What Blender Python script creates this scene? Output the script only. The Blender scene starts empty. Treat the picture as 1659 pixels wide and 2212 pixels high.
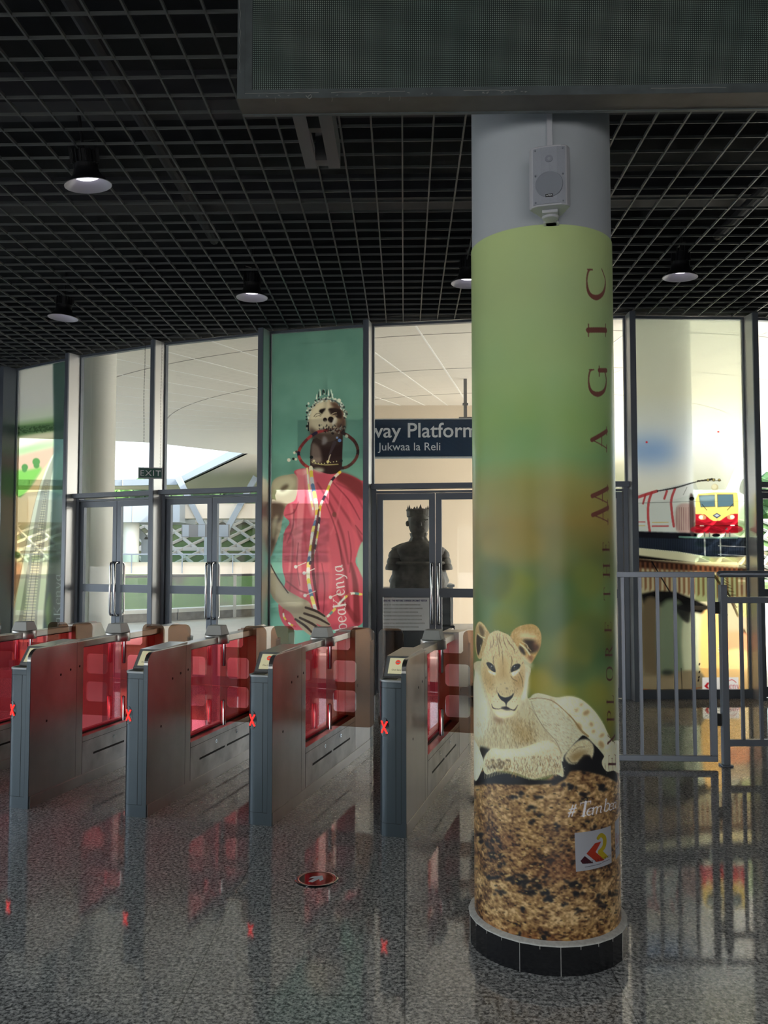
import bpy, bmesh, math, random
import numpy as np
from mathutils import Vector, Matrix

random.seed(7); RNG = np.random.default_rng(11)
sc = bpy.context.scene
COL = sc.collection

# ------------------------------------------------------------ camera, sky, sun, exposure
EYE = 1.6; PITCH = math.radians(2.91); FPX = 1850.0; PCX, PCY = 829.5, 1106.0
cam_data = bpy.data.cameras.new('camera'); cam = bpy.data.objects.new('camera', cam_data); COL.objects.link(cam)
cam.location = (0, 0, EYE); cam.rotation_euler = (math.radians(90) + PITCH, 0, 0)
cam_data.sensor_fit = 'HORIZONTAL'; cam_data.sensor_width = 36; cam_data.lens = 36 * FPX / 1659
cam_data.clip_end = 600
sc.camera = cam
sc.view_settings.view_transform = 'Standard'; sc.view_settings.look = 'None'
sc.view_settings.gamma = 1; sc.view_settings.use_curve_mapping = False
sc.view_settings.exposure = 2.2
world = bpy.data.worlds.new('sky'); sc.world = world; world.use_nodes = True
wn = world.node_tree; wn.nodes.clear()
wo = wn.nodes.new('ShaderNodeOutputWorld'); wb = wn.nodes.new('ShaderNodeBackground'); ws = wn.nodes.new('ShaderNodeTexSky')
ws.sky_type = 'NISHITA'; ws.sun_disc = False; ws.sun_elevation = math.radians(34); ws.sun_rotation = math.radians(112)
ws.dust_density = 3.0; ws.altitude = 0; ws.ozone_density = 1.0
wb.inputs[1].default_value = 0.20
hs = wn.nodes.new('ShaderNodeHueSaturation'); hs.inputs['Saturation'].default_value = .55
wn.links.new(ws.outputs[0], hs.inputs['Color']); wn.links.new(hs.outputs[0], wb.inputs[0]); wn.links.new(wb.outputs[0], wo.inputs[0])
sd = bpy.data.lights.new('sun', 'SUN'); sun = bpy.data.objects.new('sun', sd); COL.objects.link(sun)
sd.energy = 2.6; sd.color = (1.0, .93, .82); sd.angle = math.radians(.6)
sun.rotation_euler = Vector((-.78, .27, -.56)).to_track_quat('-Z', 'Y').to_euler()
# daylight falling in through the tall glazed entrance behind the camera
pd = bpy.data.lights.new('entrance_daylight', 'AREA'); po = bpy.data.objects.new('entrance_daylight', pd); COL.objects.link(po)
pd.shape = 'RECTANGLE'; pd.size = 8.6; pd.size_y = 2.4; pd.energy = 5; pd.color = (.86, .94, 1.0)
po.location = (.5, -8.6, 1.3); po.rotation_euler = (math.radians(90), 0, 0)
for lx, ly, lz, le in ((-1.3, 1.2, 4.1, 6), (.9, .9, 4.1, 7), (2.9, 1.0, 4.1, 6), (-2.2, -1.9, 4.1, 6), (1.2, -2.2, 4.1, 6)):   # the rows of round lamps carry on behind the camera
    ld = bpy.data.lights.new('lamp_light', 'SPOT'); lo = bpy.data.objects.new('lamp_light', ld); COL.objects.link(lo); lo.location = (lx, ly, lz)
    ld.energy = le; ld.color = (.90, .95, 1.0); ld.spot_size = math.radians(150); ld.spot_blend = .8; ld.shadow_soft_size = .12
cy = sc.cycles
cy.use_denoising = True
try: cy.denoiser = 'OPENIMAGEDENOISE'
except Exception: pass
cy.max_bounces = 12; cy.diffuse_bounces = 4; cy.glossy_bounces = 5; cy.transmission_bounces = 8; cy.transparent_max_bounces = 24
cy.sample_clamp_indirect = 6.0; cy.caustics_reflective = False; cy.caustics_refractive = False; cy.blur_glossy = 0.5

# ------------------------------------------------------------ pixel of the photograph -> point in the hall
def ray(x, y):
    a = (x - PCX) / FPX; b = (PCY - y) / FPX
    return Vector((a, math.cos(PITCH) - b * math.sin(PITCH), math.sin(PITCH) + b * math.cos(PITCH)))
def at(x, y, Y):
    r = ray(x, y); t = Y / r.y
    return Vector((r.x * t, Y, EYE + r.z * t))
def atz(x, y, Z):
    r = ray(x, y); t = (Z - EYE) / r.z
    return Vector((r.x * t, r.y * t, Z))

# ------------------------------------------------------------ materials
def srgb(c):
    return tuple((v / 255 / 12.92 if v / 255 <= .04045 else ((v / 255 + .055) / 1.055) ** 2.4) for v in c)
MATS = {}
def nm(name):
    m = bpy.data.materials.new(name); m.use_nodes = True; MATS[name] = m
    return m, m.node_tree, m.node_tree.nodes['Principled BSDF']
def L(t, a, b): t.links.new(a, b)
def mat(name, col, rough=.5, metal=0., spec=.5, noise=0., nscale=20., emit=None, estr=0., coat=0., bump=0., stretch=None):
    m, t, p = nm(name)
    p.inputs['Base Color'].default_value = (*col, 1); p.inputs['Roughness'].default_value = rough
    p.inputs['Metallic'].default_value = metal; p.inputs['Specular IOR Level'].default_value = spec
    if coat: p.inputs['Coat Weight'].default_value = coat; p.inputs['Coat Roughness'].default_value = .05
    if emit: p.inputs['Emission Color'].default_value = (*emit, 1); p.inputs['Emission Strength'].default_value = estr
    if noise or bump:
        tc = t.nodes.new('ShaderNodeTexCoord'); n = t.nodes.new('ShaderNodeTexNoise'); mp = t.nodes.new('ShaderNodeMapping')
        n.inputs['Scale'].default_value = nscale; n.inputs['Detail'].default_value = 5
        if stretch: mp.inputs['Scale'].default_value = stretch
        L(t, tc.outputs['Object'], mp.inputs[0]); L(t, mp.outputs[0], n.inputs['Vector'])
        if noise:
            r = t.nodes.new('ShaderNodeValToRGB')
            r.color_ramp.elements[0].position = .3; r.color_ramp.elements[1].position = .7
            r.color_ramp.elements[0].color = (*[v * (1 - noise) for v in col], 1)
            r.color_ramp.elements[1].color = (*[min(1, v * (1 + noise)) for v in col], 1)
            L(t, n.outputs['Fac'], r.inputs[0]); L(t, r.outputs[0], p.inputs['Base Color'])
            mr = t.nodes.new('ShaderNodeMapRange'); mr.inputs[3].default_value = max(0, rough - .08); mr.inputs[4].default_value = rough + .1
            L(t, n.outputs['Fac'], mr.inputs[0]); L(t, mr.outputs[0], p.inputs['Roughness'])
        if bump:
            b = t.nodes.new('ShaderNodeBump'); b.inputs['Strength'].default_value = bump; b.inputs['Distance'].default_value = .01
            L(t, n.outputs['Fac'], b.inputs['Height']); L(t, b.outputs[0], p.inputs['Normal'])
    return m
def fresnel(t, ior):
    f = t.nodes.new('ShaderNodeFresnel'); g = t.nodes.new('ShaderNodeNewGeometry'); r = t.nodes.new('ShaderNodeMapRange')   # same reflectance from either side of a thin pane
    r.inputs[3].default_value = ior; r.inputs[4].default_value = 1 / ior; L(t, g.outputs['Backfacing'], r.inputs[0]); L(t, r.outputs[0], f.inputs[0]); return f
def glass(name, tint, refl=1.0, rough=0.0, ior=1.5):
    m = bpy.data.materials.new(name); m.use_nodes = True; t = m.node_tree; t.nodes.clear(); MATS[name] = m
    o = t.nodes.new('ShaderNodeOutputMaterial'); mx = t.nodes.new('ShaderNodeMixShader'); tr = t.nodes.new('ShaderNodeBsdfTransparent')
    g = t.nodes.new('ShaderNodeBsdfGlossy'); f = fresnel(t, ior); mu = t.nodes.new('ShaderNodeMath')
    mu.operation = 'MULTIPLY'; mu.inputs[1].default_value = refl
    tr.inputs[0].default_value = (*tint, 1); g.inputs['Roughness'].default_value = rough
    L(t, f.outputs[0], mu.inputs[0]); L(t, mu.outputs[0], mx.inputs[0]); L(t, tr.outputs[0], mx.inputs[1]); L(t, g.outputs[0], mx.inputs[2])
    L(t, mx.outputs[0], o.inputs[0]); return m
def film(name, see=.3, trl=.4, gain=1.0):
    """printed see-through window film: colour from the artwork painted on it"""
    m = bpy.data.materials.new(name); m.use_nodes = True; t = m.node_tree; t.nodes.clear(); MATS[name] = m
    o = t.nodes.new('ShaderNodeOutputMaterial'); at_ = t.nodes.new('ShaderNodeAttribute'); at_.attribute_name = 'art'
    g = t.nodes.new('ShaderNodeVectorMath'); g.operation = 'MULTIPLY'; g.inputs[1].default_value = (gain,) * 3
    L(t, at_.outputs['Color'], g.inputs[0])
    tr = t.nodes.new('ShaderNodeBsdfTransparent'); tl = t.nodes.new('ShaderNodeBsdfTranslucent'); df = t.nodes.new('ShaderNodeBsdfDiffuse')
    gl = t.nodes.new('ShaderNodeBsdfGlossy'); gl.inputs['Roughness'].default_value = .12; f = fresnel(t, 1.4)
    for n_ in (tr, tl): L(t, g.outputs[0], n_.inputs[0])
    L(t, at_.outputs['Color'], df.inputs[0])
    a = t.nodes.new('ShaderNodeMixShader'); a.inputs[0].default_value = trl; L(t, df.outputs[0], a.inputs[1]); L(t, tl.outputs[0], a.inputs[2])
    b = t.nodes.new('ShaderNodeMixShader'); b.inputs[0].default_value = see; L(t, a.outputs[0], b.inputs[1]); L(t, tr.outputs[0], b.inputs[2])
    c = t.nodes.new('ShaderNodeMixShader'); L(t, f.outputs[0], c.inputs[0]); L(t, b.outputs[0], c.inputs[1]); L(t, gl.outputs[0], c.inputs[2])
    L(t, c.outputs[0], o.inputs[0]); return m
def vinyl(name, gain=1.0):
    m, t, p = nm(name); a = t.nodes.new('ShaderNodeAttribute'); a.attribute_name = 'art'
    g = t.nodes.new('ShaderNodeVectorMath'); g.operation = 'MULTIPLY'; g.inputs[1].default_value = (gain,) * 3
    L(t, a.outputs['Color'], g.inputs[0]); L(t, g.outputs[0], p.inputs['Base Color']); p.inputs['Roughness'].default_value = .33
    p.inputs['Specular IOR Level'].default_value = .4; return m

M_STEEL = mat('brushed_steel', (.50, .47, .45), .30, 1.0, noise=.10, nscale=6, stretch=(1, 1, 1))
M_STEELD = mat('smudged_steel', (.46, .44, .43), .36, 1.0, noise=.35, nscale=5)
M_CHROME = mat('polished_steel', (.62, .62, .62), .12, 1.0)
M_POST = mat('slate_grey_paint', (.075, .095, .11), .30, .35, coat=.3)
M_LEDGE = mat('light_grey_plate', (.42, .43, .44), .38, .5)
M_CAP = mat('lit_grey_cap', (.68, .68, .66), .5)  # lighter grey: light from the glass front on the caps put into the colour
M_FRAME = mat('grey_aluminium', (.15, .17, .205), .38, .35)
M_FRAMESIDE = mat('daylit_mullion_side', (.60, .60, .60), .30, .45)  # paler than the frame grey: outdoor brightness on the mullion sides, put into colour
M_GATE = mat('grey_painted_steel', (.25, .27, .32), .36, .5)
M_BLACK = mat('black_gap', (.004, .004, .004), .6)
M_DARKM = mat('black_lamp_housing', (.02, .02, .022), .4, .5)
M_WHITE = mat('white_column_paint', (.46, .50, .54), .55)
M_SPK = mat('white_speaker_plastic', (.50, .51, .55), .4)
M_SPKG = mat('speaker_grille', (.33, .35, .40), .5, noise=.05, nscale=300)
M_SPKW = mat('speaker_dark_grey', (.24, .26, .30), .5)  # darker grey of the woofer, tweeter and screws
M_WHITETXT = mat('white_lettering', (.85, .86, .88), .5)
M_SIGNTXT = mat('sign_lettering', (.42, .45, .50), .4)
M_REDLED = mat('red_light_emitter', (.8, .02, .02), .5, emit=(1, .02, .015), estr=.5)
M_BLACKGLOSS = mat('black_gloss', (.006, .006, .008), .08, coat=.5)
M_SKIRT = mat('black_skirting_tile', (.012, .012, .014), .22, coat=.3)
M_GROUT = mat('white_grout', (.62, .60, .55), .8, noise=.15, nscale=60)
M_REFL = mat('aluminium_reflector', (.36, .36, .38), .45, .3)
M_LAMP = mat('lamp_glow', (1, 1, 1), .5, emit=(.90, .84, 1.0), estr=1.0)
M_LEDFRAME = mat('display_casing', (.12, .14, .145), .40, .4, noise=.15, nscale=14)
M_LEDUNDER = mat('display_underside', (.13, .12, .105), .5, .3, noise=.2, nscale=8)
M_DUST = mat('peeling_sealant', (.30, .31, .29), .8)
M_HANGER = mat('hanger_steel', (.16, .16, .165), .5, .3)
M_GRID = mat('ceiling_grid_paint', (.07, .075, .075), .5)
M_VOID = mat('ceiling_void', (.005, .0055, .007), .9)
M_DUCT = mat('void_services', (.03, .03, .035), .7)
M_WALL = mat('hall_wall', (.35, .34, .33), .7)
M_ACRYL = glass('smoked_acrylic', (.56, .43, .34), 1.0)
M_REDGLASS = None
m = glass('red_tinted_glass', (.97, .40, .44), 1.0); M_REDGLASS = m; t = m.node_tree
_o = [n for n in t.nodes if n.type == 'OUTPUT_MATERIAL'][0]; _s = _o.inputs[0].links[0].from_socket; _e = t.nodes.new('ShaderNodeEmission'); _a = t.nodes.new('ShaderNodeAddShader')
_e.inputs[0].default_value = (1, .05, .10, 1); _e.inputs[1].default_value = .009      # the panel is edge-lit red while the lane is closed
L(t, _s, _a.inputs[0]); L(t, _e.outputs[0], _a.inputs[1]); L(t, _a.outputs[0], _o.inputs[0])
M_PANE = glass('window_glass', (.97, .985, .98), .6)
M_PANE2 = glass('balustrade_glass', (.80, .90, .86), 1.0)
M_CONC = mat('platform_concrete', (.66, .65, .62), .6, noise=.06, nscale=3)
M_SOFFFAR = mat('far_soffit_panel', (.88, .80, .70), .5)
M_SOFF = mat('soffit_panel', (.86, .82, .74), .5)
M_SEAM = mat('soffit_joint', (.30, .28, .25), .7)
M_SEAMW = mat('soffit_joint_light', (.97, .96, .93), .7)
M_BEIGE = mat('cream_wall', (.72, .62, .49), .7)
M_FASCIA = mat('white_fascia', (.27, .31, .35), .4)
M_EXTCOL = mat('white_round_column', (.82, .83, .78), .5)
M_BLOCK = mat('stone_block', (.30, .28, .25), .8, noise=.2, nscale=6)
M_BRONZE = mat('dark_bronze', (.085, .078, .068), .6, .2, noise=.5, nscale=9, bump=.8)
M_NAVY = mat('navy_sign', (.008, .022, .05), .22)
M_NAVYPANEL = mat('dark_navy_pedestal', (.01, .016, .026), .3)
M_EXITGREEN = mat('dark_green_sign', (.006, .09, .065), .35)
M_PAPER = mat('notice_board_paper', (.90, .91, .95), .5)
M_INK = mat('indigo_ink', (.06, .05, .20), .6)
M_LEAF = mat('green_foliage', (.08, .19, .04), .8, noise=.6, nscale=1.2)
M_LEAF2 = mat('dark_foliage', (.05, .12, .04), .8, noise=.6, nscale=.8)
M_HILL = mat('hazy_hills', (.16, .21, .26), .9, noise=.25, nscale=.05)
M_LATT = mat('concrete_lattice', (.50, .49, .46), .8)
M_SCREEN = mat('console_screen', (.35, .33, .20), .25, emit=(.55, .52, .33), estr=.16)
M_REDSIGN = mat('red_stop_symbol', (.7, .05, .03), .4, emit=(.9, .08, .04), estr=.12)
M_INKD = mat('dark_screen_text', (.05, .05, .04), .5)

# slope: grass and earth
m, t, p = nm('grassy_slope'); M_SLOPE = m
tc = t.nodes.new('ShaderNodeTexCoord'); n = t.nodes.new('ShaderNodeTexNoise'); r = t.nodes.new('ShaderNodeValToRGB')
n.inputs['Scale'].default_value = .35; n.inputs['Detail'].default_value = 6
e = r.color_ramp.elements; e[0].position = .38; e[0].color = (.055, .12, .03, 1); e[1].position = .60; e[1].color = (.11, .085, .06, 1)
x_ = r.color_ramp.elements.new(.5); x_.color = (.11, .17, .05, 1)
L(t, tc.outputs['Object'], n.inputs['Vector']); L(t, n.outputs['Fac'], r.inputs[0]); L(t, r.outputs[0], p.inputs['Base Color']); p.inputs['Roughness'].default_value = .9

# polished speckled granite floor
m, t, p = nm('polished_granite'); M_FLOOR = m
tc = t.nodes.new('ShaderNodeTexCoord')
rot = t.nodes.new('ShaderNodeMapping'); rot.inputs['Rotation'].default_value[2] = math.radians(1.35)
L(t, tc.outputs['Object'], rot.inputs[0])
v1 = t.nodes.new('ShaderNodeTexNoise'); v1.inputs['Scale'].default_value = 62; v1.inputs['Detail'].default_value = 4; v1.inputs['Roughness'].default_value = .75
v2 = t.nodes.new('ShaderNodeTexVoronoi'); v2.inputs['Scale'].default_value = 95
v3 = t.nodes.new('ShaderNodeTexNoise'); v3.inputs['Scale'].default_value = 1.1; v3.inputs['Detail'].default_value = 3
for v in (v1, v2, v3): L(t, rot.outputs[0], v.inputs['Vector'])
r1 = t.nodes.new('ShaderNodeValToRGB'); e = r1.color_ramp.elements
e[0].position = .42; e[0].color = (.12, .12, .115, 1); e[1].position = .60; e[1].color = (.70, .68, .64, 1)
x_ = e.new(.50); x_.color = (.46, .45, .43, 1)
L(t, v1.outputs['Fac'], r1.inputs[0])
sp = t.nodes.new('ShaderNodeSeparateColor'); L(t, v2.outputs['Color'], sp.inputs[0])
mg = t.nodes.new('ShaderNodeMapRange'); mg.inputs[1].default_value = 0; mg.inputs[2].default_value = 1; mg.inputs[3].default_value = .62; mg.inputs[4].default_value = 1.3
L(t, sp.outputs[0], mg.inputs[0])
mm = t.nodes.new('ShaderNodeVectorMath'); mm.operation = 'SCALE'; L(t, r1.outputs[0], mm.inputs[0]); L(t, mg.outputs[0], mm.inputs['Scale'])
m3 = t.nodes.new('ShaderNodeMapRange'); m3.inputs[3].default_value = .8; m3.inputs[4].default_value = 1.2; L(t, v3.outputs['Fac'], m3.inputs[0])
ms = t.nodes.new('ShaderNodeVectorMath'); ms.operation = 'SCALE'; L(t, mm.outputs[0], ms.inputs[0]); L(t, m3.outputs[0], ms.inputs['Scale'])
br = t.nodes.new('ShaderNodeTexBrick'); br.offset = 0; br.inputs['Scale'].default_value = 1; br.inputs['Brick Width'].default_value = .8; br.inputs['Row Height'].default_value = .8
br.inputs['Mortar Size'].default_value = .0022; br.inputs['Mortar Smooth'].default_value = 0
br.inputs['Color1'].default_value = (1, 1, 1, 1); br.inputs['Color2'].default_value = (.93, .93, .93, 1); br.inputs['Mortar'].default_value = (.45, .45, .45, 1)
L(t, rot.outputs[0], br.inputs['Vector'])
mx = t.nodes.new('ShaderNodeVectorMath'); mx.operation = 'MULTIPLY'; L(t, ms.outputs[0], mx.inputs[0]); L(t, br.outputs['Color'], mx.inputs[1])
L(t, mx.outputs[0], p.inputs['Base Color']); p.inputs['Roughness'].default_value = .055; p.inputs['Specular IOR Level'].default_value = .55

# display face: rows of little diodes
m, t, p = nm('diode_matrix'); M_DIODE = m
tc = t.nodes.new('ShaderNodeTexCoord'); sx = t.nodes.new('ShaderNodeSeparateXYZ'); L(t, tc.outputs['Object'], sx.inputs[0])
def fr(out):
    a = t.nodes.new('ShaderNodeMath'); a.operation = 'DIVIDE'; a.inputs[1].default_value = .00768; L(t, out, a.inputs[0])
    b = t.nodes.new('ShaderNodeMath'); b.operation = 'FRACT'; L(t, a.outputs[0], b.inputs[0])
    c = t.nodes.new('ShaderNodeMath'); c.operation = 'SUBTRACT'; c.inputs[1].default_value = .5; L(t, b.outputs[0], c.inputs[0])
    d = t.nodes.new('ShaderNodeMath'); d.operation = 'MULTIPLY'; L(t, c.outputs[0], d.inputs[0]); L(t, c.outputs[0], d.inputs[1]); return d.outputs[0]
ad = t.nodes.new('ShaderNodeMath'); L(t, fr(sx.outputs['X']), ad.inputs[0]); L(t, fr(sx.outputs['Z']), ad.inputs[1])
lt = t.nodes.new('ShaderNodeMapRange'); lt.inputs[1].default_value = .05; lt.inputs[2].default_value = .11; lt.inputs[3].default_value = 1; lt.inputs[4].default_value = 0
L(t, ad.outputs[0], lt.inputs[0])
nz = t.nodes.new('ShaderNodeTexNoise'); nz.inputs['Scale'].default_value = 1.6; L(t, tc.outputs['Object'], nz.inputs['Vector'])
cr = t.nodes.new('ShaderNodeValToRGB'); e = cr.color_ramp.elements; e[0].position = .35; e[0].color = (.22, .31, .27, 1); e[1].position = .7; e[1].color = (.36, .40, .34, 1)
L(t, nz.outputs['Fac'], cr.inputs[0])
mi = t.nodes.new('ShaderNodeMix'); mi.data_type = 'RGBA'; mi.inputs[6].default_value = (.012, .022, .02, 1)
L(t, lt.outputs[0], mi.inputs[0]); L(t, cr.outputs[0], mi.inputs[7]); L(t, mi.outputs[2], p.inputs['Base Color']); p.inputs['Roughness'].default_value = .45

# ------------------------------------------------------------ mesh helpers
class MB:
    def __init__(s, M=None): s.v = []; s.f = []; s.M = M or Matrix()
    def add(s, vs, fs):
        o = len(s.v); s.v += [tuple(s.M @ Vector(v)) for v in vs]; s.f += [tuple(i + o for i in f) for f in fs]; return s
    def box(s, c, d, rz=0):
        hx, hy, hz = d[0] / 2, d[1] / 2, d[2] / 2; cs, sn = math.cos(rz), math.sin(rz); vs = []
        for z in (-hz, hz):
            for x, y in ((-hx, -hy), (hx, -hy), (hx, hy), (-hx, hy)):
                vs.append((c[0] + x * cs - y * sn, c[1] + x * sn + y * cs, c[2] + z))
        return s.add(vs, [(3, 2, 1, 0), (4, 5, 6, 7), (0, 1, 5, 4), (1, 2, 6, 5), (2, 3, 7, 6), (3, 0, 4, 7)])
    def b2(s, a, b):
        return s.box([(a[i] + b[i]) / 2 for i in range(3)], [abs(b[i] - a[i]) for i in range(3)])
    def bar(s, p, q, w, h):
        p, q = Vector(p), Vector(q); d = (q - p).normalized(); up = Vector((0, 0, 1))
        if abs(d.z) > .95: up = Vector((0, 1, 0))
        sd_ = d.cross(up).normalized(); up = sd_.cross(d)
        vs = [e_ + sd_ * (w / 2 * a) + up * (h / 2 * b) for e_ in (p, q) for a, b in ((-1, -1), (1, -1), (1, 1), (-1, 1))]
        return s.add(vs, [(0, 3, 2, 1), (4, 5, 6, 7), (0, 1, 5, 4), (1, 2, 6, 5), (2, 3, 7, 6), (3, 0, 4, 7)])
    def tube(s, pts, r, n=10, caps=True):
        pts = [Vector(p) for p in pts]; rs = r if isinstance(r, (list, tuple)) else [r] * len(pts); vs = []; ref = None
        for i, p in enumerate(pts):
            d = (pts[min(i + 1, len(pts) - 1)] - pts[max(i - 1, 0)]).normalized()
            if ref is None: ref = d.orthogonal().normalized()
            ref = (ref - d * ref.dot(d)).normalized(); b = d.cross(ref)
            vs += [p + (ref * math.cos(2 * math.pi * k / n) + b * math.sin(2 * math.pi * k / n)) * rs[i] for k in range(n)]
        fs = [(i * n + k, i * n + (k + 1) % n, (i + 1) * n + (k + 1) % n, (i + 1) * n + k) for i in range(len(pts) - 1) for k in range(n)]
        if caps: fs += [tuple(range(n))[::-1], tuple(range((len(pts) - 1) * n, len(pts) * n))]
        return s.add(vs, fs)
    def lathe(s, prof, n=32, c=(0, 0, 0), a0=0, caps=False):
        vs = [(c[0] + r_ * math.cos(a0 + 2 * math.pi * k / n), c[1] + r_ * math.sin(a0 + 2 * math.pi * k / n), c[2] + z) for r_, z in prof for k in range(n)]
        fs = [(i * n + k, i * n + (k + 1) % n, (i + 1) * n + (k + 1) % n, (i + 1) * n + k) for i in range(len(prof) - 1) for k in range(n)]
        if caps: fs += [tuple(range(n))[::-1], tuple(range((len(prof) - 1) * n, len(prof) * n))]
        return s.add(vs, fs)
    def prism(s, poly, h0, h1, axis='z'):
        """poly in the plane across the axis; 'x' reads poly as (y, z), 'y' as (x, z)"""
        def P(p, h): return (p[0], p[1], h) if axis == 'z' else ((h, p[0], p[1]) if axis == 'x' else (p[0], h, p[1]))
        n = len(poly); vs = [P(p, h0) for p in poly] + [P(p, h1) for p in poly]
        return s.add(vs, [tuple(range(n))[::-1], tuple(range(n, 2 * n))] + [(k, (k + 1) % n, n + (k + 1) % n, n + k) for k in range(n)])
def obj(name, mb, m, parent=None, smooth=False, bevel=0, label=None, seg=2):
    me = bpy.data.meshes.new(name)
    if isinstance(mb, MB):
        me.from_pydata(mb.v, [], mb.f)
        bm = bmesh.new(); bm.from_mesh(me); bmesh.ops.recalc_face_normals(bm, faces=bm.faces); bm.to_mesh(me); bm.free()
    else:
        me = mb
    me.materials.append(m); o = bpy.data.objects.new(name, me); COL.objects.link(o)
    if smooth:
        me.polygons.foreach_set('use_smooth', [True] * len(me.polygons))
        me.set_sharp_from_angle(angle=math.radians(38))
    if bevel:
        b = o.modifiers.new('edge', 'BEVEL'); b.width = bevel; b.segments = seg; b.limit_method = 'ANGLE'; b.angle_limit = math.radians(40)
    if parent is not None: o.parent = parent
    if label: o['label'] = label
    return o
def thing(name, label, cat, loc=(0, 0, 0), rz=0, group=None, kind=None):
    o = bpy.data.objects.new(name, None); COL.objects.link(o); o.location = loc; o.rotation_euler = (0, 0, rz); o.empty_display_size = .1
    if label: o['label'] = label
    if cat: o['category'] = cat
    if group: o['group'] = group
    if kind: o['kind'] = kind
    return o
def tag(o, label, cat, group=None):
    o['label'] = label; o['category'] = cat
    if group: o['group'] = group
    return o
def struct(o): o['kind'] = 'structure'; return o
def kids(o): return [c for c in bpy.data.objects if c.parent == o]
def dup(root, loc, rz, label):
    tree = {}
    for c in bpy.data.objects:
        if c.parent: tree.setdefault(c.parent.name, []).append(c)
    def cp(o, par):
        c = o.copy(); COL.objects.link(c)
        if par: c.parent = par
        for ch in tree.get(o.name, []): cp(ch, c)
        return c
    r_ = cp(root, None); r_.location = loc; r_.rotation_euler = (0, 0, rz); r_['label'] = label
    return r_
def curve_mesh(splines, depth, bev=0):
    """filled flat outline(s) in x,y with holes, extruded +-depth in z"""
    cu = bpy.data.curves.new('outline', 'CURVE'); cu.dimensions = '2D'; cu.fill_mode = 'BOTH'; cu.extrude = depth; cu.bevel_depth = bev
    for pts in splines:
        sp_ = cu.splines.new('POLY'); sp_.points.add(len(pts) - 1)
        for i, p_ in enumerate(pts): sp_.points[i].co = (p_[0], p_[1], 0, 1)
        sp_.use_cyclic_u = True
    o = bpy.data.objects.new('outline', cu); COL.objects.link(o); bpy.context.view_layer.update()
    me = bpy.data.meshes.new_from_object(o.evaluated_get(bpy.context.evaluated_depsgraph_get())); bpy.data.objects.remove(o); bpy.data.curves.remove(cu)
    return me
def text_mesh(s, size, M, depth=.001, align='LEFT', sx=1.0, shear=0, bold=0, spacing=1.0):
    cu = bpy.data.curves.new('lettering', 'FONT'); cu.body = s; cu.size = size; cu.extrude = depth; cu.align_x = align; cu.shear = shear; cu.offset = bold; cu.space_character = spacing
    cu.resolution_u = 4
    o = bpy.data.objects.new('lettering', cu); COL.objects.link(o); bpy.context.view_layer.update()
    me = bpy.data.meshes.new_from_object(o.evaluated_get(bpy.context.evaluated_depsgraph_get())); bpy.data.objects.remove(o); bpy.data.curves.remove(cu)
    me.transform(M @ Matrix.Diagonal((sx, 1, 1, 1))); me.materials.clear(); return me
def rrect(x0, y0, x1, y1, r, n=6, rs=None):
    rs = rs or [r] * 4; pts = []
    for (cx, cy_, a0, rr) in ((x0, y0, 180, rs[0]), (x1, y0, 270, rs[1]), (x1, y1, 0, rs[2]), (x0, y1, 90, rs[3])):
        sx_, sy_ = (1 if cx == x0 else -1), (1 if cy_ == y0 else -1)
        if rr <= 0: pts.append((cx, cy_)); continue
        for k in range(n + 1):
            a = math.radians(a0 + 90 * k / n); pts.append((cx + sx_ * rr + rr * math.cos(a), cy_ + sy_ * rr + rr * math.sin(a)))
    return pts
UPR = Matrix.Rotation(math.radians(90), 4, 'X')   # flat outline -> upright, facing -y
# ------------------------------------------------------------ painting the printed artwork (colours of the prints)
def cr_smooth(pts, closed, k=4):
    P = np.array(pts, float); n = len(P)
    if n < 3: return P
    out = []
    for i in range(n if closed else n - 1):
        a = P[(i - 1) % n] if closed or i > 0 else P[i]; b = P[i]; c = P[(i + 1) % n]; d = P[(i + 2) % n] if closed or i + 2 < n else c
        for j in range(k):
            t = j / k
            out.append(.5 * ((2 * b) + (c - a) * t + (2 * a - 5 * b + 4 * c - d) * t * t + (3 * b - a - 3 * c + d) * t ** 3))
    if not closed: out.append(P[-1])
    return np.array(out)
def vnoise(h, w, cell, seed, octv=3, ax=1.0):
    g = np.random.default_rng(seed); out = np.zeros((h, w)); amp = 1; tot = 0
    for o in range(octv):
        cy_, cx_ = max(1.2, cell / 2 ** o), max(1.2, cell * ax / 2 ** o)
        gh, gw = int(h / cy_) + 3, int(w / cx_) + 3; G = g.random((gh, gw))
        y = np.arange(h) / cy_; x = np.arange(w) / cx_; yi, xi = y.astype(int), x.astype(int); fy, fx = y - yi, x - xi
        fy = (fy * fy * (3 - 2 * fy))[:, None]; fx = (fx * fx * (3 - 2 * fx))[None]
        out += amp * ((G[yi][:, xi] * (1 - fx) + G[yi][:, xi + 1] * fx) * (1 - fy) + (G[yi + 1][:, xi] * (1 - fx) + G[yi + 1][:, xi + 1] * fx) * fy)
        tot += amp; amp *= .5
    return out / tot
def boxblur(m, r):
    r = int(round(r))
    if r < 1: return m
    for ax in (0, 1):
        m = np.moveaxis(m, ax, 0); pad = np.pad(m, ((r + 1, r), (0, 0)), mode='edge'); c = np.cumsum(pad, 0); m = (c[2 * r + 1:] - c[:-2 * r - 1]) / (2 * r + 1); m = np.moveaxis(m, 0, ax)
    return m
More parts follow.
